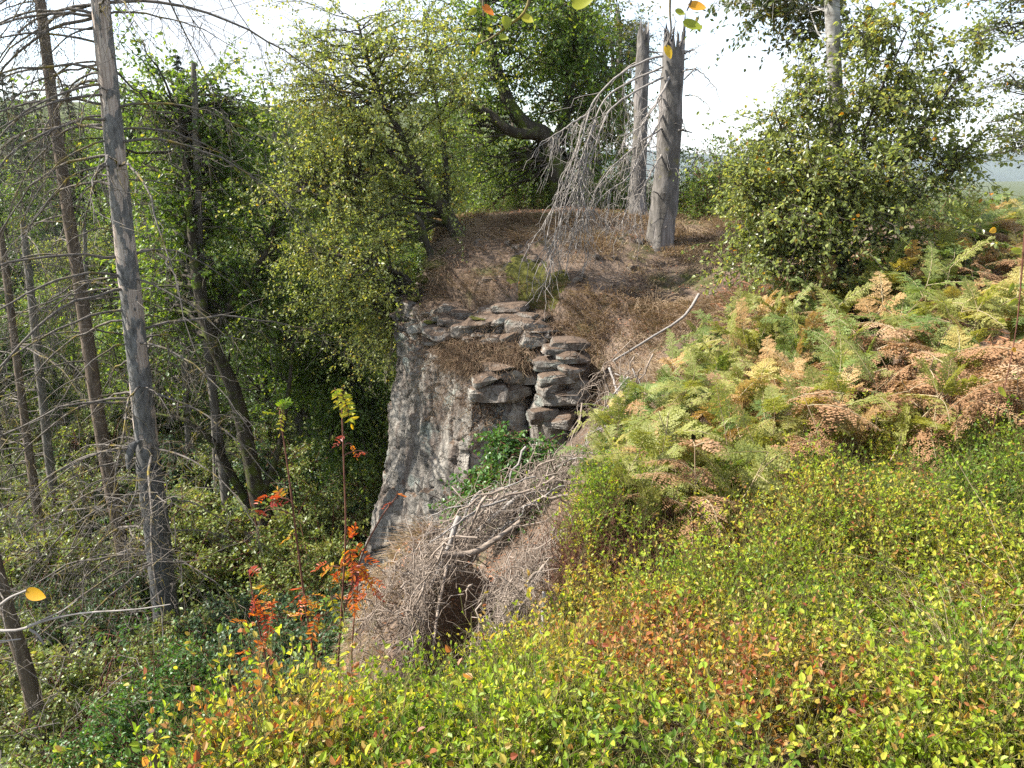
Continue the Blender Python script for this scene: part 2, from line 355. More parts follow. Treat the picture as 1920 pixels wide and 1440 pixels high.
    m4 = n.new("ShaderNodeMix"); m4.data_type = 'RGBA'; l.new(sr.outputs[0], m4.inputs[0]); l.new(m2.outputs[2], m4.inputs[6]); m4.inputs[7].default_value = (.115, .078, .052, 1); m2 = m4
    hs = nd(n, "ShaderNodeHueSaturation", Value=dark * .92, Saturation=1.0); l.new(m2.outputs[2], hs.inputs["Color"]); l.new(hs.outputs[0], b.inputs["Base Color"])
    bp = nd(n, "ShaderNodeBump", Strength=.9, Distance=.05); l.new(hm2.outputs[0], bp.inputs["Height"]); l.new(bp.outputs[0], b.inputs["Normal"])
    o = n.new("ShaderNodeOutputMaterial"); l.new(b.outputs[0], o.inputs[0]); return m
def plain_mat(name, stops, scale, bump=.4):
    m, nt, n, l = new_mat(name)
    tc = n.new("ShaderNodeTexCoord")
    no = nd(n, "ShaderNodeTexNoise", Scale=scale, Detail=7.0, Roughness=.7); l.new(tc.outputs["Object"], no.inputs[0])
    r = ramp(n, stops); l.new(no.outputs[0], r.inputs[0])
    b = nd(n, "ShaderNodeBsdfPrincipled", Roughness=.95); b.inputs["Specular IOR Level"].default_value = .15; l.new(r.outputs[0], b.inputs["Base Color"])
    bp = nd(n, "ShaderNodeBump", Strength=bump, Distance=.04); l.new(no.outputs[0], bp.inputs["Height"]); l.new(bp.outputs[0], b.inputs["Normal"])
    o = n.new("ShaderNodeOutputMaterial"); l.new(b.outputs[0], o.inputs[0]); return m
M['valley'] = plain_mat("valley_soil", [(.3, (.022, .026, .010)), (.5, (.05, .062, .02)), (.62, (.085, .095, .03)), (.78, (.12, .105, .055))], 1.7, .5); M['ground'] = ground_mat(); M['rock'] = rock_mat()
M['moss'] = plain_mat("moss", [(.3, (.03, .03, .01)), (.55, (.075, .075, .015)), (.75, (.15, .13, .03))], 22, .9)
M['hill'] = plain_mat("wooded_hill", [(.35, (.018, .030, .022)), (.6, (.035, .052, .032))], .02, .2)

# ------------------------------------------------------------------ terrain
CTRL = np.array([
 (0, 0, -1.6), (0, 1.5, -1.64), (-.6, 1.4, -1.68), (-.55, 2.0, -1.92), (.1, 2.35, -1.95), (.5, 3, -1.98), (.9, 4, -2.0), (.6, 4.8, -2.25), (1.05, 6, -2.0), (1.85, 7, -1.75), (2.8, 8.5, -1.3),
 (1.8, 2.4, -1.58), (2.2, 3.2, -1.55), (3.4, 5.1, -1.2), (3.5, 3, -1.5), (6, 9, -.85), (5, 6.5, -1.0), (3, 1, -1.6), (1.6, 4.6, -1.85), (2.2, 6.0, -1.5), (4, 9.5, -1.0),
 (-.2, 3.3, -3.6), (-.18, 3.7, -3.6), (-.5, 3.12, -2.4), (-.52, 3.5, -2.18), (-.6, 3.9, -2.25), (-.62, 4.35, -2.32), (-.6, 4.9, -2.45), (-1.05, 4.4, -3.2), (-.95, 3.5, -3.3), (-.2, 2.85, -2.7), (.05, 2.65, -2.35), (.0, 3.2, -3.1), (.14, 3.1, -2.12), (.0, 3.6, -3.4), (.22, 3.45, -2.15), (-.18, 4.05, -3.7), (.15, 4.1, -3.3), (.47, 4.0, -2.15), (-.02, 4.5, -3.65), (.25, 4.6, -3.1), (.6, 4.4, -2.2), (-.2, 4.8, -3.2), (.0, 5.4, -3.2), (.15, 6.2, -3.2), (.55, 7, -2.8), (.2, 8.0, -3.7), (.18, 8.5, -3.0), (.1, 7.4, -3.6), (.5, 8.6, -1.7), (1.1, 7.8, -2.0), (-1, 3.4, -3.5), (-1.1, 5.4, -4.2), (-.8, 6.4, -4.2),
 (1.97, 10, -1.08), (1.42, 10.5, -.93), (-.46, 11, -.93), (3.0, 11, -.95), (1.84, 8.8, -1.6), (.87, 8.7, -1.5), (.33, 9.3, -1.27), (-.56, 9.8, -1.2), (-1.15, 10, -1.5), (-.1, 8.9, -1.65), (-.7, 9.2, -1.72),
 (-3, 0, -1.9), (30, 0, -1.4), (30, 20, -1.5), (8, 20, -1.3), (0, -8, -1.6), (10, -8, -1.4), (-2, 11.5, -1.2), (0, 14, -1.0), (-2, 14, -1.2), (60, 10, -2), (3, 15, -1.1), (-3, -8, -2.0)], float)
def _phi(r): return np.sqrt(r * r + .05)
_A = _phi(np.linalg.norm(CTRL[:, None, :2] - CTRL[None, :, :2], axis=2)); _n = len(CTRL)
_S = np.zeros((_n + 1, _n + 1)); _S[:_n, :_n] = _A + np.eye(_n) * -0.02; _S[:_n, _n] = 1; _S[_n, :_n] = 1
_w = np.linalg.solve(_S, np.append(CTRL[:, 2], 0))
RIM = np.array([(-1.6, -12), (-1.3, -3), (-.85, 1.2), (-.75, 1.7), (-.62, 2.05), (-.5, 2.6), (-.75, 3.2), (-1.0, 4), (-.98, 5.0), (-.55, 6.2), (.0, 7.1), (-.05, 8.5), (-.55, 9.25), (-1.12, 9.95),
                (-1.15, 11), (-1.15, 12.2), (-1.0, 14), (1, 16), (4, 18), (8, 20), (30, 24), (80, 10), (80, -12)], float)
def rim_sd(x, y):
    """positive inside the ridge"""
    x = np.asarray(x, float); y = np.asarray(y, float)
    d = np.full(x.shape, 1e9); inside = np.zeros(x.shape, bool)
    for k in range(len(RIM)):
        x0, y0 = RIM[k]; x1, y1 = RIM[(k + 1) % len(RIM)]
        ex, ey = x1 - x0, y1 - y0
        t = np.clip(((x - x0) * ex + (y - y0) * ey) / (ex * ex + ey * ey), 0, 1)
        d = np.minimum(d, np.hypot(x - x0 - t * ex, y - y0 - t * ey))
        c = ((y0 > y) != (y1 > y))
        with np.errstate(divide='ignore', invalid='ignore'):
            xi = (x1 - x0) * (y - y0) / (y1 - y0 if y1 != y0 else 1e-9) + x0
        inside ^= c & (x < xi)
    return np.where(inside, d, -d)
def sstep(a, b, x):
    t = np.clip((x - a) / (b - a), 0, 1); return t * t * (3 - 2 * t)
def height(x, y):
    x = np.asarray(x, float); y = np.asarray(y, float); sh = x.shape
    xf = x.reshape(-1); yf = y.reshape(-1); out = np.empty(len(xf))
    for s in range(0, len(xf), 40000):
        X = xf[s:s + 40000]; Y = yf[s:s + 40000]
        rz = _phi(np.hypot(X[:, None] - CTRL[None, :, 0], Y[:, None] - CTRL[None, :, 1])) @ _w[:_n] + _w[_n]
        rz = np.clip(rz, -4.6, -.5)
        vl = np.interp(Y, [-40, 0, 5, 9, 12, 20, 30, 45, 70, 150, 900], [-7, -6.3, -6.2, -6.5, -7.2, -7.2, -5.8, -3.4, 1.5, 10, 30])
        vr = np.interp(Y, [-40, 0, 12, 20, 40, 100, 900], [-3, -2, -2, -3.5, -8, -14, -24])
        w = sstep(-2, 14, X); vz = vl * (1 - w) + vr * w
        sd = rim_sd(X, Y)
        wd = np.where((Y > 7.4) & (Y < 14) & (X < 1), .42, 2.6)
        wd = np.where((Y > 6.4) & (Y <= 7.4), 2.6 - 2.18 * (Y - 6.4), wd)
        wd = np.where(Y > 14, np.minimum(.42 + (Y - 14) * 2, 5), wd)
        k = sstep(-1, 0, sd / wd)
        z = vz * (1 - k) + rz * k
        z = z + (sines(X, Y, 6, 9.0, 3) * .022 + sines(X, Y, 7, 24.0, 2) * .010) * (1 - sstep(9, 16, np.hypot(X, Y)))
        far = sstep(6, 30, np.hypot(X, Y))
        z = z + sines(X, Y, 3, 1.6, 4) * (.05 + .05 * (1 - k)) + far * sines(X, Y, 5, .12, 3) * .9
        out[s:s + 40000] = z
    return out.reshape(sh)
def hz(x, y): return float(height(np.array([x]), np.array([y]))[0])
def on_ground(u, v, lo=.8, hi=60):
    """first terrain hit of the ray through photo pixel (u,v)"""
    d = np.geomspace(lo, hi, 400); r = ray(u, v); p = r[None] * (d / r[1])[:, None]
    g = height(p[:, 0], p[:, 1]); k = np.argmax(p[:, 2] < g)
    q = p[k]; return np.array([q[0], q[1], g[k]])

def grid_axis(lo, hi, c, fine, n):
    t = np.linspace(-1, 1, n); s = np.sinh(t * 6.2) / np.sinh(6.2)
    a = np.where(s < 0, c + (c - lo) * s, c + (hi - c) * s)
    return a
gx = np.unique(np.concatenate([np.linspace(-4, 6, 260), -4 - np.geomspace(.06, 700, 110), 6 + np.geomspace(.06, 900, 110)]))
gy = np.unique(np.concatenate([np.linspace(-1, 13, 330), -1 - np.geomspace(.06, 40, 25), 13 + np.geomspace(.06, 900, 120)]))
GX, GY = np.meshgrid(gx, gy); GZ = height(GX, GY)
nx, ny = len(gx), len(gy)
i = (np.arange(ny - 1)[:, None] * nx + np.arange(nx - 1)[None, :]).reshape(-1)
fsd = rim_sd(GX, GY)[:-1, :-1].reshape(-1) + sines(GX, GY, 8, 2.0, 3)[:-1, :-1].reshape(-1) * .3
far_ = (fsd < -.9) | (GY[:-1, :-1].reshape(-1) > 15)
g = Geo().add(np.stack([GX, GY, GZ], -1), np.stack([i, i + 1, i + nx + 1, i + nx], 1), mat=far_.astype(int))
tag(g.build("ground", [M['ground'], M['valley']]), kind="structure")

# far wooded hills beyond the ridge
g = Geo()
for k, (dist, hgt, x0, x1) in enumerate([(1500, 34, -300, 2600), (3200, 80, -2500, 5200)]):
    xs = np.linspace(x0, x1, 160); prof = hgt * (.55 + .45 * sines(xs, xs * 0, 11 + k, .0035, 4))
    rows = []
    for f, zf in ((0, -1), (.25, .2), (.45, .65), (.6, 1), (.8, .6), (1.1, -1)):
        rows.append(np.stack([xs, np.full_like(xs, dist + f * dist * .5), np.where(zf < 0, -55, prof * zf + -30 * (1 - zf))], 1))
    V = np.concatenate(rows); n_ = len(xs)
    i = (np.arange(5)[:, None] * n_ + np.arange(n_ - 1)[None, :]).reshape(-1)
    g.add(V, np.stack([i, i + 1, i + n_ + 1, i + n_], 1))
tag(g.build("hills", M['hill']), kind="structure")

# ------------------------------------------------------------------ rock outcrop
LV = [ # z, outline from the far left corner round the front to the right side
 (-1.66, [(-1.05, 12.5), (-.9, 10.9), (-.85, 10.4), (-.50, 9.8), (-.1, 9.4), (.3, 9.05), (.55, 8.95), (.95, 8.9), (1.6, 9.6)]),
 (-1.78, [(-1.45, 12.5), (-1.50, 10.9), (-1.48, 9.75), (-.92, 9.15), (-.3, 8.68), (.34, 8.38), (.48, 8.65), (.95, 8.6), (1.6, 9.4)]),
 (-2.08, [(-1.48, 12.5), (-1.55, 10.9), (-1.53, 9.68), (-.98, 8.95), (-.38, 8.5), (.34, 8.28), (.46, 8.6), (.95, 8.5), (1.6, 9.3)]),
 (-2.22, [(-1.50, 12.5), (-1.58, 10.9), (-1.55, 9.65), (-.95, 8.66), (-.44, 8.05), (.10, 8.05), (.30, 8.5), (.85, 8.4), (1.6, 9.2)]),
 (-2.70, [(-1.53, 12.5), (-1.60, 10.9), (-1.58, 9.58), (-.98, 8.55), (-.45, 7.9), (.06, 8.02), (.24, 8.5), (.80, 8.3), (1.6, 9.1)]),
 (-3.60, [(-1.6, 12.5), (-1.68, 10.8), (-1.64, 9.42), (-1.05, 8.45), (-.52, 7.75), (.02, 7.95), (.2, 8.4), (.7, 8.1), (1.6, 9.0)]),
 (-4.60, [(-1.7, 12.5), (-1.85, 10.7), (-1.86, 9.2), (-1.2, 8.3), (-.66, 7.55), (-.1, 7.7), (.1, 8.1), (.6, 7.9), (1.6, 8.9)]),
 (-5.60, [(-1.9, 12.5), (-2.1, 10.5), (-2.1, 8.95), (-1.4, 8.1), (-.85, 7.35), (-.2, 7.4), (.0, 7.8), (.5, 7.7), (1.6, 8.8)]),
 (-8.20, [(-2.3, 12.5), (-2.6, 10.4), (-2.6, 8.6), (-1.7, 7.7), (-1.1, 7.0), (-.3, 7.0), (-.1, 7.4), (.4, 7.4), (1.6, 8.6)]),
]
def resample(poly, n):
    poly = np.asarray(poly, float); s = np.concatenate([[0], np.cumsum(np.linalg.norm(np.diff(poly, axis=0), axis=1))])
    t = np.linspace(0, len(poly) - 1, n)
    k = np.arange(len(poly)); return np.stack([np.interp(t, k, poly[:, 0]), np.interp(t, k, poly[:, 1])], 1)
NA, NZ = 520, 420
zs = np.array([q[0] for q in LV]); OL = np.stack([resample(q[1], NA) for q in LV])
zq = np.linspace(-1.66, -8.0, NZ)
k = np.clip(np.searchsorted(-zs, -zq) - 1, 0, len(zs) - 2); f = ((zs[k] - zq) / (zs[k] - zs[k + 1]))[:, None, None]
R = OL[k] * (1 - f) + OL[k + 1] * f
RP = np.concatenate([R, np.broadcast_to(zq[:, None, None], (NZ, NA, 1))], -1)
du = np.gradient(RP, axis=1); dv = np.gradient(RP, axis=0); RN = nrm(np.cross(dv, du)); RN[..., 2] *= .3
cen = np.array([0.2, 10.5]);
if np.mean((RP[..., :2] - cen) * RN[..., :2]) < 0: RN = -RN
pf = RP.reshape(-1, 3)
bed = vnoise3(np.stack([pf[:, 0] * 1.2, pf[:, 1] * 1.2, pf[:, 2] * 7.5 + pf[:, 0] * .9], 1), 4)
upper = sstep(-2.9, -2.1, pf[:, 2]) * 1.0
face = 1 - .75 * (sstep(-.35, -.55, pf[:, 0]) * sstep(-2.1, -2.35, pf[:, 2]))
nz_ = (np.round(bed * 3) / 3 * .13 * (.25 + .75 * upper) * face
       + vnoise3(pf * 1.1, 9) * .08 + vnoise3(pf * np.array([3.2, 3.2, 1.6]), 10) * .055 + (np.abs(vnoise3(pf * np.array([6, 6, 3]), 11)) - .3) * .03 + vnoise3(pf * np.array([13, 13, 7]), 12) * .016)
wob = np.stack([vnoise3(pf * 3, 81), vnoise3(pf * 3 + 9, 82), vnoise3(pf * 3 + 17, 83) * .5], 1) * .06; pw_ = pf + wob
cv_, ct_, ce_ = cells(pw_ * np.array([3.4, 3.4, 9.5]), 3); up_ = .15 + .85 * upper * face
nz_ += up_ * (cv_ * .075 + ct_ * .05 - .06 * (ce_ < .10))
cv_, ct_, ce_ = cells(pw_ * np.array([2.2, 2.2, 1.0]), 5); lo_ = 1 - .7 * upper
nz_ += lo_ * (cv_ * .028 + ct_ * .045 - .03 * (ce_ < .035))
cv_, ct_, ce_ = cells(pw_ * np.array([6.5, 6.5, 4.0]), 6); nz_ += (cv_ * .012 + ct_ * .022) * (.45 + .55 * upper)
blk = vnoise3(pf * np.array([2.6, 2.6, 2.0]) + 7, 21); nz_ += np.where(blk > .25, .05, 0) * (.4 + .6 * upper)
RP = RP + RN * nz_.reshape(NZ, NA, 1)
g = Geo(); V = RP.reshape(-1, 3)
i = (np.arange(NZ - 1)[:, None] * NA + np.arange(NA - 1)[None, :]).reshape(-1)
g.add(V, np.stack([i, i + NA, i + NA + 1, i + 1], 1), smooth=True)
cv = np.vstack([RP[0], [[.1, 10.2, -1.7]]]); g.add(cv, np.stack([np.arange(NA - 1), np.arange(1, NA), np.full(NA - 1, NA)], 1))
rock = thing("rock_outcrop", (-.3, 8.8, -2.0), "grey quarry cliff with a sheer streaked face below the brown grassy knoll", "cliff")
OR = np.array(rock.location)
g.build("rock_face", M['rock'], rock, OR)

# dry grass hanging from the ledges of the rock (collected here, built with the grass)
rn_ = nrm(np.cross(np.gradient(RP, axis=1), np.gradient(RP, axis=0))); rn_ = np.where(rn_[..., 2:3] < 0, -rn_, rn_)
lm = (np.abs(rn_[..., 2]) > .42) & (RP[..., 2] < -1.7) & (RP[..., 2] > -3.0) & (RP[..., 0] > -1.2) & (vnoise3(RP.reshape(-1, 3) * 3.0, 91).reshape(NZ, NA) > -.25)
lm2 = (RP[..., 2] < -2.03) & (RP[..., 2] > -2.27) & (RP[..., 0] > -.85) & (RP[..., 0] < .25)
LEDGE2 = RP[lm2]; LEDGE2 = LEDGE2[rs(93).integers(0, len(LEDGE2), 1700)] + rs(94).normal(0, .02, (1700, 3))
LEDGE = RP[lm]; LEDGE = LEDGE[rs(92).permutation(len(LEDGE))[:3800]]
def ico(sub):
    import bmesh
    bm = bmesh.new(); bmesh.ops.create_icosphere(bm, subdivisions=sub, radius=1.0)
    V = np.array([v.co[:] for v in bm.verts]); F = np.array([[v.index for v in f.verts] for f in bm.faces]); bm.free(); return V, F
ICO4 = ico(4); ICO3 = ico(3)
def stone(c, size, rz, seed, tilt=0.0, planes=7):
    r = rs(seed); V = ICO4[0].copy(); V = np.sign(V) * np.abs(V) ** .38; V[:, :2] *= .85
    for _ in range(planes):
        nn = nrm(r.normal(0, 1, 3)); d = r.uniform(.62, .95)
        s = V @ nn; V = V - np.maximum(s - d, 0)[:, None] * nn
    V = V + nrm(V) * (vnoise3(V * 2.3 + seed, seed)[:, None] * .05 + vnoise3(V * 6 + seed, seed + 1)[:, None] * .025)
    V = V + nrm(V) * ((np.abs(vnoise3(V * 4 + seed, seed + 7)) - .3)[:, None] * .07)
    V = V * np.asarray(size)
    ct, st = cos(tilt), sin(tilt); V = V @ np.array([[ct, 0, st], [0, 1, 0], [-st, 0, ct]]).T
    cr, sr = cos(rz), sin(rz); V = V @ np.array([[cr, -sr, 0], [sr, cr, 0], [0, 0, 1]]).T
    return V + c
def add_stones(lst, name, root, org, seed0):
    r = rs(seed0)
    for q, (u, v, d, w, h) in enumerate(lst):
        c = P(u, v, d - .02); s = d / FPX * 1.05
        g = Geo().add(stone(c, (w * s * .75, r.uniform(.9, 1.2) * w * s * .6, h * s * .85), r.uniform(-.5, .5), seed0 + q * 3, r.uniform(-.16, .10)), ICO4[1], smooth=False)
        g.build(name, M['rock'], root, org)
# loose slabs bedded along the lip and the shaded front (u, v, depth, width px, height px)
add_stones([(842, 580, 9.2, 50, 18), (800, 588, 9.5, 36, 18), (775, 582, 9.7, 28, 22), (815, 604, 9.15, 44, 15), (852, 603, 8.95, 50, 15), (832, 622, 8.85, 56, 13), (880, 618, 8.75, 52, 17),
            (908, 600, 8.75, 74, 15), (950, 598, 8.65, 58, 14), (925, 583, 8.85, 44, 13), (956, 580, 8.75, 48, 15), (978, 612, 8.45, 44, 19), (1000, 634, 8.3, 46, 22),
            (962, 630, 8.4, 42, 14), (1004, 612, 8.4, 36, 14), (985, 594, 8.6, 38, 12), (868, 590, 9.0, 34, 13), (895, 636, 8.6, 44, 10), (930, 632, 8.5, 50, 10), (925, 528, 9.3, 44, 14), (815, 636, 8.95, 34, 12), (790, 612, 9.35, 40, 12)], "stone_slab", rock, OR, 100)
add_stones([(915, 706, 8.0, 50, 20), (955, 700, 8.06, 44, 18), (985, 706, 8.1, 36, 18), (918, 738, 7.98, 58, 24), (965, 732, 8.06, 48, 20), (935, 688, 8.08, 56, 10)], "stone_slab", rock, OR, 200)

butt = thing("rock_buttress", tuple(P(1045, 730, 7.6)), "small layered rock buttress right of the dark cleft in the cliff", "rock")
OB = np.array(butt.location)
bl = []
rb = rs(5)
# layered solid core
V = ICO4[0].copy(); V = np.sign(V) * np.abs(V) ** .7
bz = P(1050, 640, 7.7)[2]; bb = -3.6; bc = np.array([.50, 7.85, (bz + bb) / 2])
V = V * np.array([.27, .40, (bz - bb) / 2]); V[:, 0] += (V[:, 2]) * .10
pw = V + bc
V = V + nrm(V * np.array([1, 1, .1])) * (np.round(vnoise3(pw * np.array([1, 1, 9.0]), 31) * 2.5)[:, None] * .035 + vnoise3(pw * 6, 32)[:, None] * .035)
Geo().add(V + bc, ICO4[1], smooth=False).build("rock_core", M['rock'], butt, OB)
add_stones([(1068, 645, 7.6, 56, 13), (1045, 657, 7.6, 60, 14), (1072, 666, 7.5, 52, 14), (1035, 680, 7.55, 56, 15), (1073, 690, 7.45, 50, 16), (1050, 705, 7.45, 66, 17), (1080, 722, 7.45, 40, 20),
            (1035, 722, 7.4, 44, 22), (1062, 740, 7.42, 66, 17), (1028, 748, 7.45, 36, 20), (1085, 742, 7.45, 32, 20), (1020, 775, 7.35, 50, 22), (1045, 785, 7.3, 50, 18)], "stone_slab", butt, OB, 300)

rq = rs(640)
for q in range(26):
    u, v = rq.uniform(900, 1400), rq.uniform(432, 560)
    c = on_ground(u, v, 7, 12); w = rq.uniform(.03, .10)
    o = Geo().add(stone(np.zeros(3), (w, w * rq.uniform(.6, 1), w * rq.uniform(.35, .6)), rq.uniform(0, 6), 700 + q), ICO3[1] if False else ICO4[1], smooth=False).build("loose_stone", M['rock']); o.location = c
    tag(o, "small loose grey stone lying in the brown grass of the knoll", "stone", "loose stones on the knoll")
# moss cushions on the lip
g = Geo()
for q, (u, v, d, w, h) in enumerate([(818, 497, 10.0, 46, 30), (795, 525, 10.0, 30, 26), (835, 470, 10.4, 30, 24), (1000, 522, 9.0, 70, 30), (985, 500, 9.3, 60, 26), (905, 595, 8.62, 40, 10), (810, 603, 9.0, 22, 12), (775, 560, 9.75, 22, 14), (1042, 525, 8.9, 40, 22)]):
    s = d / FPX; V = ICO4[0] * np.array([w * s * .6, w * s * .6, h * s * .26]); c = P(u, v, d)
    V = V + nrm(V) * (vnoise3((V + c) * 14, 40 + q)[:, None] * .03 + vnoise3((V + c) * 40, 41)[:, None] * .012)
    if v < 530 and d < 11 and u > 820:
        rr = np.linspace(0, 1, 14)[:, None]; th = np.linspace(0, 2 * pi, 49)[None, :-1]; kk_ = 1 + .3 * sines(np.cos(th) * 3, np.sin(th) * 3, q, 1.0, 2)
        X_ = c[0] + rr * kk_ * np.cos(th) * w * s * .75; Y_ = c[1] + rr * kk_ * np.sin(th) * w * s * .9
        Z_ = height(X_, Y_) + .035 * (1 - rr ** 2) + .02 * sines(X_, Y_, 44, 26., 3) * (1 - rr ** 2) - .012
        ii = (np.arange(13)[:, None] * 48 + np.arange(48)[None]).reshape(-1); jj = (np.arange(13)[:, None] * 48 + (np.arange(48)[None] + 1) % 48).reshape(-1)
        g.add(np.stack([X_, Y_, Z_], -1), np.stack([ii, ii + 48, jj + 48, jj], 1)); continue
    g.add(V + c, ICO4[1])
tag(g.build("moss", M['moss']), kind="stuff")

# ------------------------------------------------------------------ tree builders
def trunk_geo(g, pts, r0, r1, n=40, sides=12, seed=1, bump=.06, pw=1.0):
    L = smooth_line(pts, n); t = np.linspace(0, 1, n)
    Rr = r0 + (r1 - r0) * t ** pw
    V, F = tubes(L[None], Rr[None], sides)
    ax = np.repeat(L, sides, 0)
    dirn = V - ax
    k = 1 + bump * vnoise3(V * np.array([7, 7, 3.5]), seed) + bump * .7 * vnoise3(V * np.array([18, 18, 9]), seed + 1)
    V = ax + dirn * k[:, None]
    g.add(V, F); return L, Rr

def leafy(name, label, cat, base, trunks, lobes, ncl, ntw, nlf, L, Wd, lmat, bmat, seed, group=None, rc=.45, six=False, droop=.35, sides=8, brk=1.0, spread=1.0, tshift=0.0, tspan=1.0, ch_part=True):
    """trunks: list of (pts, r0, r1); lobes: (centre, radii, weight). Returns the thing (parts trunk, branches, crown)."""
    r = rs(seed); base = np.asarray(base, float)
    root = thing(name, tuple(base), label, cat, group)
    gt = Geo(); sk = []; skr = []
    for q, (pts, r0, r1) in enumerate(trunks):
        Lp, Rr = trunk_geo(gt, pts, r0, r1, n=max(14, len(pts) * 7), sides=sides, seed=seed + q)
        s = len(Lp) // 4 if q == 0 else 2
        sk.append(Lp[s:]); skr.append(Rr[s:])
    gt.build("trunk", bmat, root, base)
    sk = np.concatenate(sk); skr = np.concatenate(skr)
    w = np.array([q[2] for q in lobes], float); w /= w.sum()
    which = r.choice(len(lobes), ncl, p=w)
    dv = nrm(r.normal(0, 1, (ncl, 3))) * (r.uniform(.1, 1, ncl) ** .5 * (1 + .38 * np.abs(r.normal(0, 1, ncl)) * (r.uniform(0, 1, ncl) < .4)))[:, None]
    C = np.array([lobes[j][0] for j in which]) + dv * np.array([lobes[j][1] for j in which])
    D = np.linalg.norm(C[:, None] - sk[None], axis=2) + np.maximum(sk[None, :, 2] - C[:, None, 2], 0) * 1.5
    at = np.argmin(D + r.uniform(0, .5, D.shape), axis=1); A = sk[at]; ra = skr[at]
    n = 8
    sag = np.linalg.norm(C - A, axis=1) * r.uniform(-.05, .16, ncl)
    BR = curves(A, C, sag, n, r, .03)
    br = brk * np.minimum(ra * .55, .012 + .012 * np.linalg.norm(C - A, axis=1))
    gb = Geo(); gb.add(*tubes(BR, br[:, None] * np.linspace(1, .22, n)[None], 5))
    # twigs
    m = ncl * ntw; ci = np.repeat(np.arange(ncl), ntw)
    t0 = r.uniform(.35, 1, m) * (n - 1.001); k0 = t0.astype(int); ff = (t0 - k0)[:, None]
    S = BR[ci, k0] * (1 - ff) + BR[ci, k0 + 1] * ff
    od = nrm(C - A)[ci]; E = C[ci] + od * (rc * r.uniform(-.2, 1.5, m))[:, None] + r.normal(0, 1, (m, 3)) * rc * .75 * np.array([1, 1, .8]); E[:, 2] -= droop * rc
    TW = curves(S, E, .04, 5, r, .05)
    gb.add(*tubes(TW, np.full((m, 1), max(.0035, L * .05)) * np.linspace(1, .4, 5)[None], 3))
    gb.build("branches", bmat, root, base)
    # leaves
    N = m * nlf; ti = np.repeat(np.arange(m), nlf)
    tt = r.uniform(.12, 1.0, N) * 3.999; kk = tt.astype(int); ff = (tt - kk)[:, None]
    Q = TW[ti, kk] * (1 - ff) + TW[ti, kk + 1] * ff
    td = nrm(TW[ti, kk + 1] - TW[ti, kk])
    d = nrm(td * .5 + r.normal(0, .75, (N, 3)) + np.array([0, 0, -droop]))
    nn = nrm(r.normal(0, .7, (N, 3)) + np.array([0, 0, .9]))
    Q = Q + d * (L * .3)
    ls = L * r.uniform(.6, 1.25, N); ws = Wd * r.uniform(.7, 1.2, N)
    cl_t = r.normal(0, .14, ncl)[which * 0 + np.arange(ncl)]
    tint = np.clip(.45 + tshift + cl_t[ci][ti] + r.normal(0, .17, N) * tspan, 0, .93)
    tint = np.where(r.uniform(0, 1, N) < .03, r.uniform(.93, 1, N), tint)
    gl = Geo()
    if six:
        V, F = leaves6(Q, d, nn, ls, ws); gl.add(V, F, np.repeat(tint, 2), smooth=False)
    else:
        V, F = leaves4(Q, d, nn, ls, ws); gl.add(V, F, tint, smooth=False)
    gl.build("crown", lmat, root, base)
    return root

def dead_conifer(name, label, base, pts, r0, r1, mat, nb, blen, z0, z1, seed, twig=14, group=None, side_bias=None, sides=14, low=None, nparts=True, tmat=None):
    """bare spruce: trunk and drooping dead branches, each branch a part"""
    r = rs(seed); base = np.asarray(base, float)
    root = thing(name, tuple(base), label, "dead tree", group)
    g = Geo(); Lp, Rr = trunk_geo(g, pts, r0, r1, n=90, sides=sides, seed=seed, bump=.05)
    g.build("trunk", mat, root, base)
    tm = tmat or M['twig']
    hs = np.sort(r.uniform(z0, z1, nb)); merged = Geo()
    for q, zq_ in enumerate(hs):
        k = int(np.argmin(np.abs(Lp[:, 2] - zq_))); a = Lp[k]
        az = r.uniform(0, 2 * pi)
        if side_bias is not None and r.uniform() < .62: az = side_bias + r.normal(0, .65)
        ln = blen * r.uniform(.35, 1.15)
        dirh = np.array([cos(az), sin(az), 0])
        rise = r.uniform(-.1, .28); fall = r.uniform(.35, .95)
        n = 14; t = np.linspace(0, 1, n)[:, None]
        L = a + dirh * (ln * t) + np.array([0, 0, 1]) * (ln * (rise * t - fall * t ** 2.2))
        w = np.cumsum(r.normal(0, .008, (n, 3)), 0) * ln; w[0] = 0; L = L + w
        br = np.clip(.007 + .005 * ln, .006, .02)
        gb = Geo(); gb.add(*tubes(L[None], (br * np.linspace(1, .18, n))[None], 6))
        m = max(3, int(twig * ln / blen)); kk = r.integers(3, n - 1, m)
        S = L[kk]; tl = ln * r.uniform(.12, .42, m)
        E = S + nrm(dirh * r.uniform(.0, .8, m)[:, None] + r.normal(0, .45, (m, 3)) + np.array([0, 0, -.75])) * tl[:, None]
        TW = curves(S, E, .02 * tl, 5, r, .05); gb.add(*tubes(TW, np.full((m, 1), .0045) * np.linspace(1, .4, 5)[None], 3))
        m2 = m * 2; j = r.integers(0, m, m2); S2 = TW[j, r.integers(1, 4, m2)]
        E2 = S2 + nrm(r.normal(0, .7, (m2, 3)) + np.array([0, 0, -.6])) * (tl[j] * r.uniform(.25, .6, m2))[:, None]
        gb.add(*tubes(curves(S2, E2, .01, 4, r, .05), np.full((m2, 1), .0035) * np.linspace(1, .5, 4)[None], 3))
        if nparts: gb.build("branch", tm, root, base)
        else: merged.V += gb.V; merged.F4 += [(F + merged.n, a_, b_, c_) for F, a_, b_, c_ in gb.F4]; merged.n += gb.n
    if not nparts: merged.build("branches", tm, root, base)
    return root, Lp, Rr

exec_order = []
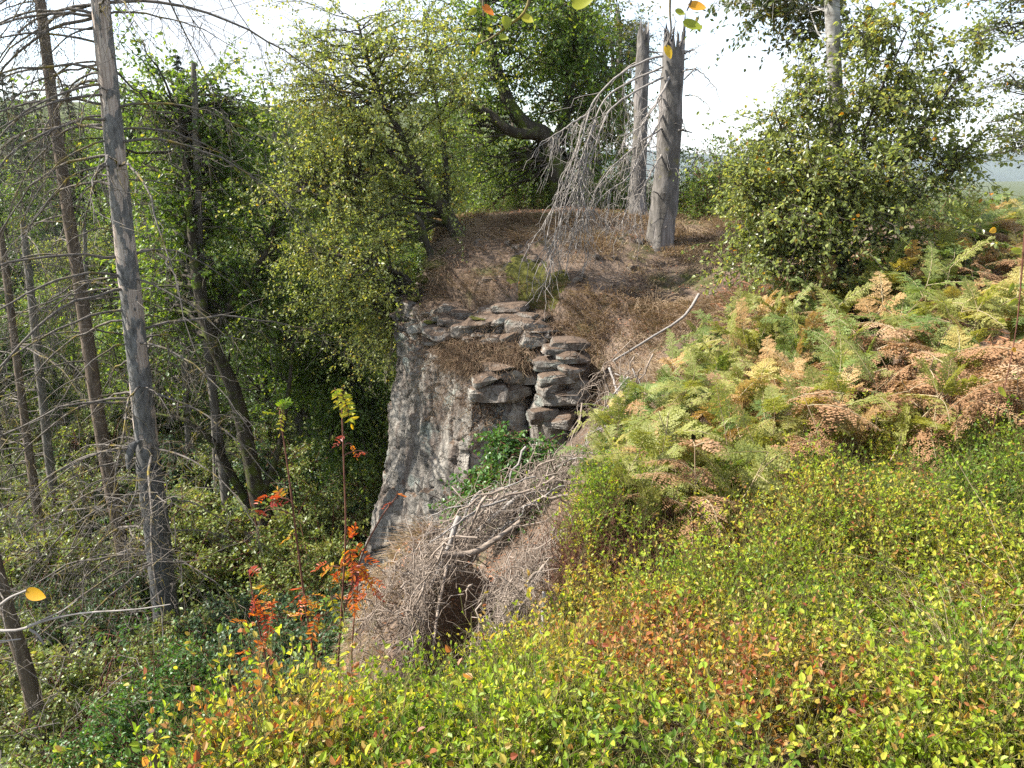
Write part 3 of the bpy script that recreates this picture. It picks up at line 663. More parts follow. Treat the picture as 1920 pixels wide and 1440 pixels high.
# ------------------------------------------------------------------ big dead spruce (left)
sp_pts = PP([(322, 1300, 9), (318, 1225, 9), (295, 1000, 9), (280, 880, 9), (265, 730, 9), (245, 550, 9), (225, 370, 9), (205, 170, 9), (188, 0, 9)])
sp_pts = np.vstack([sp_pts, sp_pts[-1] + np.array([.12, 0, 1.6]), sp_pts[-1] + np.array([.2, 0, 3.4])])
spruce, sL, sR = dead_conifer("dead_spruce", "tall grey dead spruce with peeling bark standing nearest at the left", sp_pts[0], sp_pts, .165, .078, M['spruce'], 125, 2.5, -5.2, 3.6, 21, twig=18, side_bias=pi)
# lower trunk keeps its bark: a sleeve of bark, and the torn flake
lo = PP([(322, 1302, 9), (318, 1225, 9), (295, 1000, 9), (283, 905, 9), (279, 868, 9)])
g = Geo(); n = 50; Lw = smooth_line(lo, n); base_r = np.interp(Lw[:, 2], sL[:, 2], sR) + .012
V, F = tubes(Lw[None], base_r[None], 24); ax = np.repeat(Lw, 24, 0)
V = ax + (V - ax) * (1 + .05 * vnoise3(V * np.array([9, 9, 4]), 61) + .04 * vnoise3(V * 22, 62))[:, None]
V[-24:, 2] += rs(3).uniform(-.12, .12, 24)
g.add(V, F).build("bark_sleeve", M['sprucelow'], spruce, sp_pts[0])
fl = PP([(262, 825, 8.8), (250, 832, 8.78), (243, 855, 8.76), (241, 880, 8.74)])
sid = np.array([.06, .0, .0]); V = np.stack([fl - sid * np.array([.5, 1, 1, .4])[:, None], fl + sid * np.array([.8, .9, .7, .2])[:, None]], 1)
V = np.concatenate([V.reshape(-1, 3), V.reshape(-1, 3) + np.array([.0, .015, 0])]); F = []
for q in range(3):
    F += [[q * 2, q * 2 + 1, q * 2 + 3, q * 2 + 2], [8 + q * 2 + 2, 8 + q * 2 + 3, 8 + q * 2 + 1, 8 + q * 2], [q * 2, q * 2 + 2, 8 + q * 2 + 2, 8 + q * 2], [q * 2 + 1, 8 + q * 2 + 1, 8 + q * 2 + 3, q * 2 + 3]]
Geo().add(V, F).build("bark_flake", M['sprucelow'], spruce, sp_pts[0])

def px_conifer(pix, depth, rad, label, nb, blen, seed, ext=2.0, mat='bark_brown', side=pi, zlo=None, group=None, twig=10, **kw):
    p = PP([(u, v, depth) for u, v in pix]); b = p[0].copy(); b[2] = min(b[2], hz(b[0], b[1])) - .1
    p = np.vstack([b, p[1:] if p[0][2] > b[2] else p]); d = nrm(p[-1] - p[-2]); p = np.vstack([p, p[-1] + d * ext * .5, p[-1] + d * ext])
    return dead_conifer("dead_spruce", label, b, p, rad, rad * .4, M[mat], nb, blen, (zlo if zlo is not None else b[2] + 1.5), p[-1][2] - .2, seed, twig=twig, group=group, side_bias=side, sides=10, **kw)
px_conifer([(275, 1290), (245, 1110), (215, 950), (185, 780), (150, 540), (125, 380), (100, 200), (75, 0)], 10.5, .115, "slender brown dead spruce just left of the peeling grey one", 46, 1.7, 22, ext=2.5)
px_conifer([(90, 1420), (55, 1280), (22, 1170), (-10, 1050), (-60, 820)], 6.6, .085, "thin brown dead trunk rising at the bottom left corner", 22, 1.2, 23, ext=1.5)
px_conifer([(105, 1240), (85, 1060), (62, 900), (40, 740), (10, 500)], 11.5, .085, "leaning reddish dead spruce trunk at the left edge behind the bare branches", 34, 1.7, 24, ext=.6)
px_conifer([(150, 1180), (125, 1050), (95, 880), (75, 700), (50, 480)], 13, .10, "dim thin dead spruce deeper in the left wood", 30, 1.5, 25, ext=.6, mat='bark_grey')
px_conifer([(440, 1100), (420, 900), (395, 700), (375, 480), (368, 270)], 12.5, .095, "straight thin grey trunk beside the curved dark alder", 40, 1.3, 26, ext=1.2, mat='bark_grey', side=None)
grpT = "slim pale trunks in the valley wood"
for q, (u0, v0, u1, v1, dd, rr) in enumerate([(362, 980, 345, 690, 16, .08), (412, 1040, 400, 760, 15, .085), (345, 900, 335, 640, 20, .08), (575, 1000, 560, 700, 17, .07), (610, 900, 600, 640, 22, .09), (180, 980, 165, 600, 19, .1), (500, 1000, 492, 720, 19, .07)]):
    px_conifer([(u0, v0), ((u0 + u1) / 2, (v0 + v1) / 2), (u1, v1)], dd, rr, "slim pale bare trunk standing in the valley undergrowth", 16, 1.0, 60 + q, ext=2.5, mat='bark_grey', side=None, group=grpT, nparts=False)

# ------------------------------------------------------------------ dark alders (valley)
def E3(u, v, d, ru, rd, rv): # ellipsoid lobe: centre from pixel, radii in px / metres depth
    s = d / FPX; return (P(u, v, d), (ru * s, rd, rv * s))
d = 12.2
al = PP([(560, 1110, d), (535, 1050, d), (490, 950, d), (467, 850, d), (440, 735, d - .1), (390, 620, d - .2), (366, 500, d), (350, 330, d + .2), (335, 200, d + .3)])
lim = PP([(545, 1080, d), (500, 1000, d + .3), (440, 900, d + .3), (400, 830, d + .1), (350, 790, d), (290, 775, d)])
lim2 = PP([(490, 930, d), (520, 850, d + .1), (540, 740, d + .3), (550, 640, d + .5)])
lim3 = PP([(395, 630, d), (440, 560, d + .3), (500, 470, d + .4), (520, 380, d + .6)])
L1 = [(*E3(330, 300, 13, 130, 1.2, 170), 1.6), (*E3(450, 430, 13, 130, 1.2, 170), 1.5), (*E3(310, 560, 13.2, 110, 1, 130), .9), (*E3(520, 580, 13.2, 120, 1, 120), 1.1), (*E3(430, 250, 13.4, 90, 1, 90), .7)]
leafy("alder_tree", "curved dark mossy trunk with green crown behind the peeling spruce", "tree", al[0], [(al, .20, .04), (lim, .11, .03), (lim2, .07, .02), (lim3, .09, .02)], L1, 330, 6, 15, .085, .058, M['oak'], M['bark_dark'], 31, rc=.42)
d = 14
h2 = PP([(640, 960, d), (655, 700, d), (645, 560, d), (625, 420, d), (610, 330, d)])
leafy("holly_tree", "dark green broadleaf tree in shade left of the cliff", "tree", h2[0], [(h2, .10, .03), (PP([(655, 700, d), (610, 620, d), (580, 560, d)]), .05, .02)],
      [(*E3(650, 760, 13.5, 85, .8, 90), 1.3), (*E3(620, 560, 14, 90, .9, 110), 1), (*E3(690, 820, 13, 45, .6, 60), .5), (*E3(560, 690, 14.2, 70, .8, 90), .8)], 190, 6, 17, .085, .055, M['oak'], M['bark_dark'], 32, rc=.38)

# ------------------------------------------------------------------ leaning tree on the knoll
d = 10.6
b0 = PP([(860, 445, d), (853, 430, d), (827, 383, d), (800, 350, d), (773, 328, d), (750, 320, d), (713, 320, d), (640, 345, d - .3), (560, 360, d - .5)])
b1 = PP([(800, 350, d), (783, 323, d), (763, 283, d), (750, 250, d), (720, 190, d), (690, 110, d), (670, 40, d)])
b2 = PP([(775, 330, d), (735, 290, d + .4), (690, 240, d + .6), (640, 170, d + .8), (610, 90, d + .8)])
b3 = PP([(853, 430, d), (840, 380, d + .4), (835, 300, d + .6), (820, 200, d + .8), (800, 90, d + 1)])
LL = [(*E3(700, 150, 10.6, 130, 1.0, 130), 1.7), (*E3(620, 250, 10.6, 110, .9, 130), 1.4), (*E3(790, 240, 11, 100, .9, 120), 1.3), (*E3(690, 350, 10.4, 120, .8, 100), 1.3), (*E3(800, 110, 11, 110, .9, 100), 1.1), (*E3(570, 380, 10.3, 70, .7, 80), .5), (*E3(590, 130, 10.8, 70, .8, 90), .6), (*E3(780, 330, 11.3, 90, .6, 80), .7)]
leafy("leaning_tree", "broad yellow green tree leaning left over the cliff edge", "tree", b0[0], [(b0, .115, .02), (b1, .07, .015), (b2, .055, .012), (b3, .06, .015)], LL, 330, 6, 17, .048, .030, M['leaning'], M['bark_dark'], 41, rc=.36, droop=.45, tshift=.06)
d = 10.2
c0 = PP([(808, 482, d), (800, 455, d), (787, 413, d), (760, 400, d), (720, 405, d), (670, 440, d)])
c1 = PP([(780, 545, d - .1), (755, 515, d - .2), (700, 495, d - .3), (640, 480, d - .4), (580, 470, d - .4)])
leafy("hanging_tree", "low sapling hanging sideways from the cliff lip below the leaning tree", "tree", PP([(800, 500, d)])[0],
      [(np.vstack([P(806, 510, d), c0]), .055, .012), (np.vstack([P(806, 560, d), c1]), .05, .01)], [(*E3(680, 470, 10, 110, .7, 70), 1.3), (*E3(600, 520, 10, 80, .7, 80), 1), (*E3(720, 560, 10, 45, .5, 70), .6), (*E3(690, 640, 10.4, 55, .5, 70), .5)],
      110, 6, 18, .048, .028, M['leaning'], M['bark_dark'], 42, rc=.32, tshift=.1)

# oak behind with a forked leaning trunk
d = 13
o0 = PP([(1062, 440, d), (1057, 400, d), (1045, 330, d), (1035, 280, d), (1020, 252, d), (985, 235, d), (953, 190, d), (933, 133, d), (918, 80, d), (905, 0, d), (895, -90, d)])
o1 = PP([(1015, 250, d), (960, 247, d - .2), (917, 213, d - .2), (880, 197, d - .3), (850, 170, d - .3)])
o2 = PP([(1035, 280, d), (1060, 220, d + .5), (1075, 120, d + .6), (1080, 30, d + .6), (1080, -80, d + .8)])
LO = [(*E3(900, 90, 13.3, 110, 1.2, 120), 1.4), (*E3(1000, 60, 13.5, 110, 1.2, 110), 1.3), (*E3(1080, 160, 13.6, 75, 1, 150), 1.2), (*E3(960, 330, 13.8, 110, 1, 90), 1.0), (*E3(1060, 330, 14, 80, 1, 90), .8), (*E3(870, 220, 13.4, 80, 1, 100), .7), (*E3(1110, 60, 13.8, 50, .8, 60), .5), (*E3(990, -60, 13.6, 130, 1.2, 70), .6)]
leafy("oak_tree", "green oak with a thick forked trunk leaning left on the knoll", "tree", o0[0], [(o0, .19, .05), (o1, .10, .03), (o2, .10, .03)], LO, 330, 6, 15, .075, .042, M['oak'], M['bark_dark'], 43, rc=.42, tshift=.05)
# yellowing crown right of the oak, thin bare pine further right
d = 15.5
y0 = PP([(1120, 430, d), (1118, 300, d), (1110, 180, d), (1100, 60, d), (1090, -40, d)])
leafy("birch_tree", "olive yellow tree behind the right side of the oak", "tree", y0[0], [(y0, .12, .03)], [(*E3(1105, 140, d, 60, 1, 130), 1), (*E3(1130, 230, d, 30, .8, 80), .5), (*E3(1060, 90, d, 60, 1, 90), .7)], 150, 6, 18, .08, .045, M['oakwarm'], M['bark_grey'], 44, rc=.4)
d = 17
y0 = PP([(1168, 420, d), (1166, 300, d), (1163, 180, d), (1160, 60, d), (1158, 20, d)])
leafy("pine_tree", "thin sparse pine left of the broken trunks", "tree", y0[0], [(y0, .12, .05), (PP([(1164, 200, d), (1150, 130, d), (1148, 60, d)]), .06, .03)], [(*E3(1180, 55, d, 22, .4, 34), 1), (*E3(1188, 95, d, 14, .3, 18), .5), (*E3(1172, 250, d, 16, .4, 90), .5)], 26, 8, 26, .10, .016, M['needle'], M['bark_grey'], 45, rc=.25)

# ------------------------------------------------------------------ snags on the knoll
def snag(name, label, pix, depth, r0, r1, seed, flare=1.35):
    p = PP([(u, v, depth) for u, v in pix]); base = p[0].copy(); g = Geo(); n = 80; sides = 28
    L = smooth_line(p, n); t = np.linspace(0, 1, n)
    Rr = r0 + (r1 - r0) * t; Rr = Rr * (1 + (flare - 1) * np.exp(-t * 9))
    V, F = tubes(L[None], Rr[None], sides); ax = np.repeat(L, sides, 0); r = rs(seed)
    k = 1 + .11 * vnoise3(V * np.array([6, 6, 2.5]), seed) + .09 * vnoise3(V * np.array([16, 16, 5]), seed + 1) + .05 * (vnoise3(V * np.array([9, 9, 9]), seed + 2) > .35)
    root_l = np.exp(-np.repeat(t, sides) * 12) * .35 * np.maximum(0, np.sin(np.tile(np.arange(sides), n) / sides * 2 * pi * 5 + seed))
    V = ax + (V - ax) * (k + root_l)[:, None]
    # jagged break: last rings pushed to splinter heights
    sp = r.uniform(-.05, .22, sides) * np.where(r.uniform(0, 1, sides) < .4, 1.6, .6)
    ring = np.arange(n * sides) // sides; wtop = np.clip((ring - (n - 5)) / 4, 0, 1)
    V[:, 2] += wtop * np.tile(sp, n)
    g.add(V, F, smooth=True)
    top = V[-sides:]; c = np.vstack([top, top.mean(0) - [0, 0, .12]])
    g.add(c, np.stack([np.arange(sides), (np.arange(sides) + 1) % sides, np.full(sides, sides)], 1))
    # long splinters standing on the break
    for q in range(9):
        j = r.integers(0, sides); a = top[j] * .85 + top.mean(0) * .15
        hh = r.uniform(.08, .26); L2 = np.array([a - [0, 0, .08], a + [0, 0, hh * .4], a + [r.normal(0, .01), r.normal(0, .01), hh]])
        g.add(*tubes(L2[None], np.array([[.02, .016, .003]]), 5))
    root = thing(name, tuple(base), label, "snag")
    g.build("trunk", M['snag'], root, base)
    return root, base, L, Rr
s1, s1b, s1L, s1R = snag("broken_snag", "thick broken grey trunk in front with long bleached branches hanging left", [(1236, 470), (1240, 430), (1250, 330), (1256, 230), (1261, 150), (1263, 92)], 10.0, .165, .13, 71)
s2, s2b, s2L, s2R = snag("broken_snag", "slimmer broken trunk standing behind and left of the thick one", [(1196, 410), (1196, 360), (1200, 250), (1203, 150), (1206, 80)], 11.6, .125, .085, 75, 1.2)
# hanging dead branches of the front snag (photo pixels + depth)
HB = [[(1243, 105, 9.9), (1190, 125, 9.7), (1140, 160, 9.4), (1110, 205, 9.2), (1088, 290, 9.0), (1062, 400, 8.9), (1040, 490, 8.8), (1010, 565, 8.7)],
      [(1243, 125, 9.9), (1180, 150, 9.7), (1130, 190, 9.5), (1104, 260, 9.3), (1078, 350, 9.1), (1060, 450, 9.0), (1048, 520, 8.9)],
      [(1243, 145, 9.9), (1200, 165, 9.7), (1150, 200, 9.5), (1122, 240, 9.35), (1095, 330, 9.2), (1082, 420, 9.1), (1078, 480, 9.0)],
      [(1242, 215, 9.9), (1215, 265, 9.6), (1180, 330, 9.4), (1130, 370, 9.2), (1085, 440, 9.0)],
      [(1240, 240, 9.9), (1200, 270, 9.7), (1150, 320, 9.4), (1115, 380, 9.2), (1098, 440, 9.1)],
      [(1255, 145, 9.85), (1238, 185, 9.6), (1222, 215, 9.4), (1200, 245, 9.3), (1170, 262, 9.2)],
      [(1100, 215, 9.25), (1070, 235, 9.1), (1040, 250, 9.0), (1005, 270, 8.9)],
      [(1240, 180, 9.9), (1205, 225, 9.7), (1190, 300, 9.6), (1175, 370, 9.5), (1160, 430, 9.4)],
      [(1240, 290, 9.9), (1220, 320, 9.75), (1200, 370, 9.6), (1190, 420, 9.5)]]
_r = rs(771)
for q in range(9):
    u0 = 1108 + _r.normal(0, 12); v0 = 215 + _r.uniform(0, 50); u1 = 1050 + _r.normal(0, 30); v1 = _r.uniform(470, 575)
    HB.append([(u0, v0, 9.25), (u0 - 14 + _r.normal(0, 5), v0 + 60, 9.15), (u0 * .5 + u1 * .5 + _r.normal(0, 8), (v0 + v1) / 2, 9.0), (u1 + 12, v1 * .8 + v0 * .2, 8.95), (u1, v1, 8.85)])
SHORT = [[(1272, 100, 9.95), (1300, 88, 9.9), (1325, 78, 9.85)], [(1285, 130, 9.95), (1315, 135, 9.85), (1340, 160, 9.8), (1352, 195, 9.75)], [(1284, 180, 9.9), (1310, 185, 9.8), (1340, 215, 9.7)],
         [(1262, 90, 10), (1254, 65, 10), (1240, 45, 10)], [(1258, 70, 10), (1262, 48, 10), (1256, 30, 10)], [(1284, 100, 9.95), (1296, 96, 9.9), (1308, 95, 9.85)], [(1275, 215, 9.9), (1285, 235, 9.85), (1295, 262, 9.85)],
         [(1282, 150, 9.9), (1305, 128, 9.85), (1322, 132, 9.8)]]
r = rs(77)
for q, hb in enumerate(HB + SHORT):
    big = q < len(HB); tw_ = q < 9; L = smooth_line(PP(hb), 26); g = Geo(); n = len(L)
    L[1:] += np.cumsum(r.normal(0, .006, (n - 1, 3)), 0)
    g.add(*tubes(L[None], (np.linspace((.014 if q < 9 else .008) if big else .010, .003, n))[None], 6))
    m = (26 if tw_ else 11) if big else 4
    kk = r.integers(4 if big else 6, n - 1, m); S = L[kk]; tl = r.uniform(.12, .75 if big else .2, m)
    E = S + nrm(r.normal(0, .33, (m, 3)) + np.array([-.15, -.05, -.9 if big else -.3])) * tl[:, None]
    TW = curves(S, E, .04 * tl, 7, r, .035); g.add(*tubes(TW, np.full((m, 1), .0045) * np.linspace(1, .4, 7)[None], 4))
    if big:
        m2 = m * 2; j = r.integers(0, m, m2); S2 = TW[j, r.integers(1, 6, m2)]
        E2 = S2 + nrm(r.normal(0, .5, (m2, 3)) + np.array([-.1, 0, -.8])) * (tl[j] * r.uniform(.2, .55, m2))[:, None]
        g.add(*tubes(curves(S2, E2, .01, 5, r, .04), np.full((m2, 1), .0028) * np.linspace(1, .5, 5)[None], 3))
    g.build("branch", M['twigpale'], s1, s1b)
for q in range(22):
    k = r.integers(14, 74); az = r.uniform(0, 2 * pi); ln = r.uniform(.04, .16); dv_ = np.array([cos(az), sin(az), r.uniform(-.3, .4)])
    a = s1L[k] + dv_ * s1R[k] * .8; Lq = a + dv_ * np.linspace(0, 1, 5)[:, None] * (ln + s1R[k] * .2)
    Geo().add(*tubes(Lq[None], np.linspace(.016, .007, 5)[None] * r.uniform(.5, 1.1), 6)).build("branch_stub", M['snag'], s1, s1b)
for q in range(16):
    k = r.integers(12, 76); a = s2L[k]; az = r.uniform(pi * .7, pi * 2.2); ln = r.uniform(.15, .7)
    L = a + np.linspace(0, 1, 8)[:, None] * np.array([cos(az), sin(az), 0]) * ln + np.array([0, 0, 1]) * (np.linspace(0, 1, 8) ** 2 * -ln * r.uniform(-.1, .6))[:, None]
    Geo().add(*tubes(L[None], np.linspace(.011, .003, 8)[None], 5)).build("branch", M['twigpale'], s2, s2b)

# ------------------------------------------------------------------ birches on the right
d = 6.7
wb = PP([(1578, 560, d), (1575, 470, d), (1570, 330, d), (1566, 180, d), (1562, 60, d), (1558, -60, d), (1555, -200, d)])
leafy("birch_tree", "tall white barked birch rising out of the leafy thicket", "tree", wb[0], [(wb, .064, .052)], [(*E3(1500, 20, 7.4, 70, .5, 50), 1), (*E3(1600, 50, 7.4, 40, .4, 40), .4), (*E3(1430, -10, 7.4, 60, .4, 22), .5)], 30, 6, 20, .06, .03, M['larch'], M['birchbark'], 51, rc=.3, sides=14, brk=.3)
d = 6.6
def stemline(u0, v0, u1, v1, bend, dd0, dd1):
    return PP([(u0, v0, dd0), (u0 * .7 + u1 * .3 + bend * .6, v0 * .7 + v1 * .3, dd0 * .7 + dd1 * .3), (u0 * .35 + u1 * .65 + bend, v0 * .35 + v1 * .65, dd0 * .35 + dd1 * .65), (u1, v1, dd1)])
st = [(np.vstack([P(1560, 580, d), stemline(1560, 540, 1590, 200, -10, d, d)]), .035, .008), (stemline(1560, 520, 1700, 60, -20, d, d - .2), .025, .006), (stemline(1560, 480, 1790, 150, 0, d, d - .3), .024, .006),
      (stemline(1560, 500, 1450, 200, 0, d, d), .022, .006), (stemline(1555, 520, 1640, 40, 0, d, d + .3), .022, .006), (stemline(1570, 500, 1780, 330, -10, d, d - .2), .018, .005), (stemline(1555, 530, 1430, 400, 0, d, d - .2), .016, .005)]
LB = [(*E3(1520, 330, 6.6, 95, .6, 90), 1.5), (*E3(1630, 330, 6.6, 105, .6, 85), 1.3), (*E3(1460, 360, 6.5, 80, .5, 110), 1.0), (*E3(1740, 300, 6.5, 80, .5, 90), .5), (*E3(1600, 430, 6.4, 150, .5, 70), 1.5), (*E3(1480, 470, 6.4, 80, .4, 50), .7),
      (*E3(1680, 190, 6.6, 70, .4, 70), .35), (*E3(1545, 240, 6.7, 60, .4, 40), .4), (*E3(1420, 440, 6.4, 50, .3, 70), .5)]
st += [(stemline(1565, 520, 1845, 80, -10, d, d - .3), .02, .004), (stemline(1560, 500, 1745, 20, -10, d, d), .02, .004), (stemline(1558, 520, 1510, 150, -10, d, d + .2), .018, .004)]
for (u0, v0, u1, v1) in [(1640, 300, 1700, 50), (1680, 330, 1800, 130), (1610, 280, 1645, 30), (1700, 300, 1850, 75), (1660, 260, 1750, 15), (1480, 330, 1445, 200), (1700, 380, 1815, 290), (1450, 420, 1400, 330), (1540, 260, 1512, 150)]:
    for t_ in (.35, .55, .72, .88, 1.0):
        LB.append((*E3(u0 + (u1 - u0) * t_, v0 + (v1 - v0) * t_, 6.5, 24 * (1.2 - .5 * t_), .14, 26), .10 * (1.2 - .5 * t_)))
leafy("birch_thicket", "bushy young birch with glossy olive leaves in front of the white trunk", "bush", P(1560, 580, d), st, LB, 330, 6, 13, .039, .028, M['birch'], M['bark_dark'], 52, rc=.27, six=True, droop=.4)

# ------------------------------------------------------------------ prototypes for the wood
PARK = (0, -400, -200)
def proto_tree(name, lmat, bmat, seed, H=9.0, rw=2.2, ncl=150, L=.10, Wd=.065, ntw=6, nlf=15, lo=.18, droop=.3, rc=.55):
    r = rs(seed); base = np.array([0., 0., 0.])
    pts = np.array([[0, 0, 0], [r.normal(0, .1), r.normal(0, .1), H * .25], [r.normal(0, .25), r.normal(0, .25), H * .5], [r.normal(0, .3), r.normal(0, .3), H * .75], [r.normal(0, .3), r.normal(0, .3), H * .96]])
    tr = [(pts, .16, .03)]
    for q in range(4):
        a = r.uniform(0, 2 * pi); z = H * r.uniform(.25, .55); s = np.array([np.interp(z, pts[:, 2], pts[:, 0]), np.interp(z, pts[:, 2], pts[:, 1]), z])
        e = s + np.array([cos(a) * rw * .7, sin(a) * rw * .7, H * r.uniform(.15, .3)]); tr.append((np.array([s, (s + e) / 2 + [0, 0, -.1], e]), .07, .02))
    lobes = []
    for q in range(9):
        z = H * r.uniform(lo + .12, .92); rr = rw * (1 - .55 * max(0, (z / H - .55) / .45)); a = r.uniform(0, 2 * pi)
        lobes.append((np.array([cos(a) * rr * .55, sin(a) * rr * .55, z]), (rr * .5, rr * .5, H * .10), 1))
    return leafy(name, "", "tree", base, tr, lobes, ncl, ntw, nlf, L, Wd, lmat, bmat, seed, rc=rc, droop=droop, sides=7)
def proto_conifer(name, seed, H=12.0, rw=1.7, whorls=34):
    r = rs(seed); root = thing(name, (0, 0, 0), "", "tree"); g = Geo()
    trunk_geo(g, np.array([[0, 0, 0], [.05, 0, H * .5], [0, .05, H]]), .15, .015, n=20, sides=7, seed=seed); g.build("trunk", M['bark_grey'], root)
    gb = Geo(); gl = Geo()
    for z in np.linspace(H * .16, H * .985, whorls):
        nb = r.integers(4, 7); ln = rw * (1 - z / H) ** .8 * r.uniform(.7, 1.15) + .12
        az = r.uniform(0, 2 * pi) + np.arange(nb) * 2 * pi / nb + r.normal(0, .2, nb); l_ = ln * r.uniform(.65, 1.15, nb)
        A = np.zeros((nb, 3)); A[:, 2] = z + r.normal(0, .06, nb)
        B = A + np.stack([np.cos(az) * l_, np.sin(az) * l_, -l_ * r.uniform(.15, .45, nb)], 1)
        C = curves(A, B, .12 * l_, 8, r, .02); gb.add(*tubes(C, np.full((nb, 1), .016) * np.linspace(1, .2, 8)[None], 4))
        m = 44; bi = np.repeat(np.arange(nb), m); tt = r.uniform(.12, 1, nb * m) * 6.999; kk = tt.astype(int); ff = (tt - kk)[:, None]
        Q = C[bi, kk] * (1 - ff) + C[bi, kk + 1] * ff; sd = nrm(np.cross(C[bi, kk + 1] - C[bi, kk], [0, 0, 1.])) * r.choice([-1, 1], nb * m)[:, None]
        dd = nrm(sd * .8 + nrm(C[bi, kk + 1] - C[bi, kk]) * .5 + r.normal(0, .25, (nb * m, 3)) + [0, 0, -.55])
        V, F = leaves4(Q, dd, nrm(r.normal(0, .5, (nb * m, 3)) + [0, 0, 1.]), r.uniform(.12, .30, nb * m) * (.6 + .4 * ln / rw), .045)
        gl.add(V, F, np.clip(r.normal(.5, .2, nb * m), 0, 1), smooth=False)
    gb.build("branches", M['bark_grey'], root); gl.build("crown", M['needle'], root); return root
def proto_shrub(name, lmat, seed, H=1.0, ncl=34, L=.05, Wd=.032, nlf=14, rc=.16, six=False, cat="shrub", ntw=6):
    r = rs(seed); tr = []
    for q in range(5):
        a = r.uniform(0, 2 * pi); e = np.array([cos(a) * H * .45, sin(a) * H * .45, H * r.uniform(.6, .95)])
        tr.append((np.array([[0, 0, -.1], e * .45 + [0, 0, .05], e]), .012 * H + .004, .004))
    lobes = [(np.array([0, 0, H * .55]), (H * .5, H * .5, H * .38), 1), (np.array([H * .3, 0, H * .35]), (H * .4, H * .4, H * .25), .6), (np.array([-H * .25, H * .2, H * .4]), (H * .4, H * .4, H * .3), .6)]
    return leafy(name, "", cat, (0, 0, 0), tr, lobes, ncl, ntw, nlf, L, Wd, lmat, M['stem'], seed, rc=rc, six=six, sides=5)

protos = {}
protos['oakA'] = proto_tree("oak_tree", M['oak'], M['bark_dark'], 201)
protos['oakB'] = proto_tree("oak_tree", M['oak'], M['bark_grey'], 202, H=9, rw=1.9, lo=.05)
protos['light'] = proto_tree("ash_tree", M['leaning'], M['bark_grey'], 203, H=9, rw=2.0, L=.08, Wd=.045, ncl=170)
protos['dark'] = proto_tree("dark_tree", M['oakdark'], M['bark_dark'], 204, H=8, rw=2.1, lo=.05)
protos['larch'] = proto_tree("larch_tree", M['larch'], M['bark_grey'], 205, H=11, rw=1.6, L=.11, Wd=.03, ncl=190, droop=.7, lo=.1)
protos['spruceA'] = proto_conifer("spruce_tree", 206); protos['spruceB'] = proto_conifer("spruce_tree", 207, 12, 2.1, 30)
protos['shrub'] = proto_shrub("green_shrub", M['shrubg'], 210, 1.0, 40, .05, .034)
protos['bramble'] = proto_shrub("bramble_bush", M['bramble'], 211, .9, 44, .055, .040)
protos['pale'] = proto_shrub("hazel_bush", M['under'], 212, 1.3, 46, .06, .04)
protos['birchling'] = proto_shrub("birch_sapling", M['oak'], 213, 1.8, 60, .05, .034, 14, .22)
PH = {'oakA': 9.4, 'oakB': 9.4, 'light': 9.4, 'dark': 8.3, 'larch': 11.5, 'spruceA': 12, 'spruceB': 12, 'shrub': 1.0, 'bramble': .9, 'pale': 1.3, 'birchling': 1.8}
used = set()
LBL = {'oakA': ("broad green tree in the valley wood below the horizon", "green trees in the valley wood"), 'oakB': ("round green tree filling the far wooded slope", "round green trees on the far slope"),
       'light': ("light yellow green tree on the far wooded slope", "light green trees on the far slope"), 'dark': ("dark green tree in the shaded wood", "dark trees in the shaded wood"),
       'larch': ("pale drooping larch standing at the far skyline", "larches at the skyline"), 'spruceA': ("narrow dark living spruce on the far skyline", "narrow spruces on the skyline"), 'spruceB': ("wide dark living spruce in the far wood", "wide spruces in the far wood"),
       'shrub': ("bright green leafy shrub on the slope below the bilberries", "bright green shrubs on the slope"), 'bramble': ("blue green bramble bush on the valley side", "bramble bushes on the valley side"),
       'pale': ("pale green bush in the valley undergrowth", "pale bushes in the valley undergrowth"), 'birchling': ("green sapling bush behind the knoll", "sapling bushes behind the knoll")}
rp = rs(99)
def put(kind, x, y, z, sc, label=None, group=None, rz=None):
    rz = rp.uniform(0, 2 * pi) if rz is None else rz
    lb, gr = LBL[kind]; lb = label or lb; gr = group or gr
    if kind not in used:
        used.add(kind); o = protos[kind]; o.location = (x, y, z); o.rotation_euler = (0, 0, rz); o.scale = (sc,) * 3; o["label"] = lb; o["group"] = gr; return o
    return dup(protos[kind], (x, y, z), rz, sc, lb, gr)
def put_px(kind, u, vtop, d, **kw):
    t = P(u, vtop, d); z = hz(t[0], t[1]) - .15; return put(kind, t[0], t[1], z, max(.25, (t[2] - z) / PH[kind]), **kw)

# far row on the skyline
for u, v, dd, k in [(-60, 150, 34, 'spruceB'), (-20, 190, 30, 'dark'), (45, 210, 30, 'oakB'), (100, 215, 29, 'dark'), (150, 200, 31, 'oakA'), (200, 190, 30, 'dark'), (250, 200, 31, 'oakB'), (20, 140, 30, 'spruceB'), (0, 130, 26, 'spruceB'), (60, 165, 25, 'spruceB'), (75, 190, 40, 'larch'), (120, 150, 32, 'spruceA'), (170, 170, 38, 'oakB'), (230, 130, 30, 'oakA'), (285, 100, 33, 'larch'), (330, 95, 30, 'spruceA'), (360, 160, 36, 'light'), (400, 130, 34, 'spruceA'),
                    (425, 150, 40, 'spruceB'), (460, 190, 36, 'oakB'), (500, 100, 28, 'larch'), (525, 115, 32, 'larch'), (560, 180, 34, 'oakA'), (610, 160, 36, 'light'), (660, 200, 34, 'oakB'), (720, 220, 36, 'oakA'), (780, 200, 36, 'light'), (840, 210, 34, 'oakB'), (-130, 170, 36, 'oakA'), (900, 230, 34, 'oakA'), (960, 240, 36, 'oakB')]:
    put_px(k, u, v, dd)
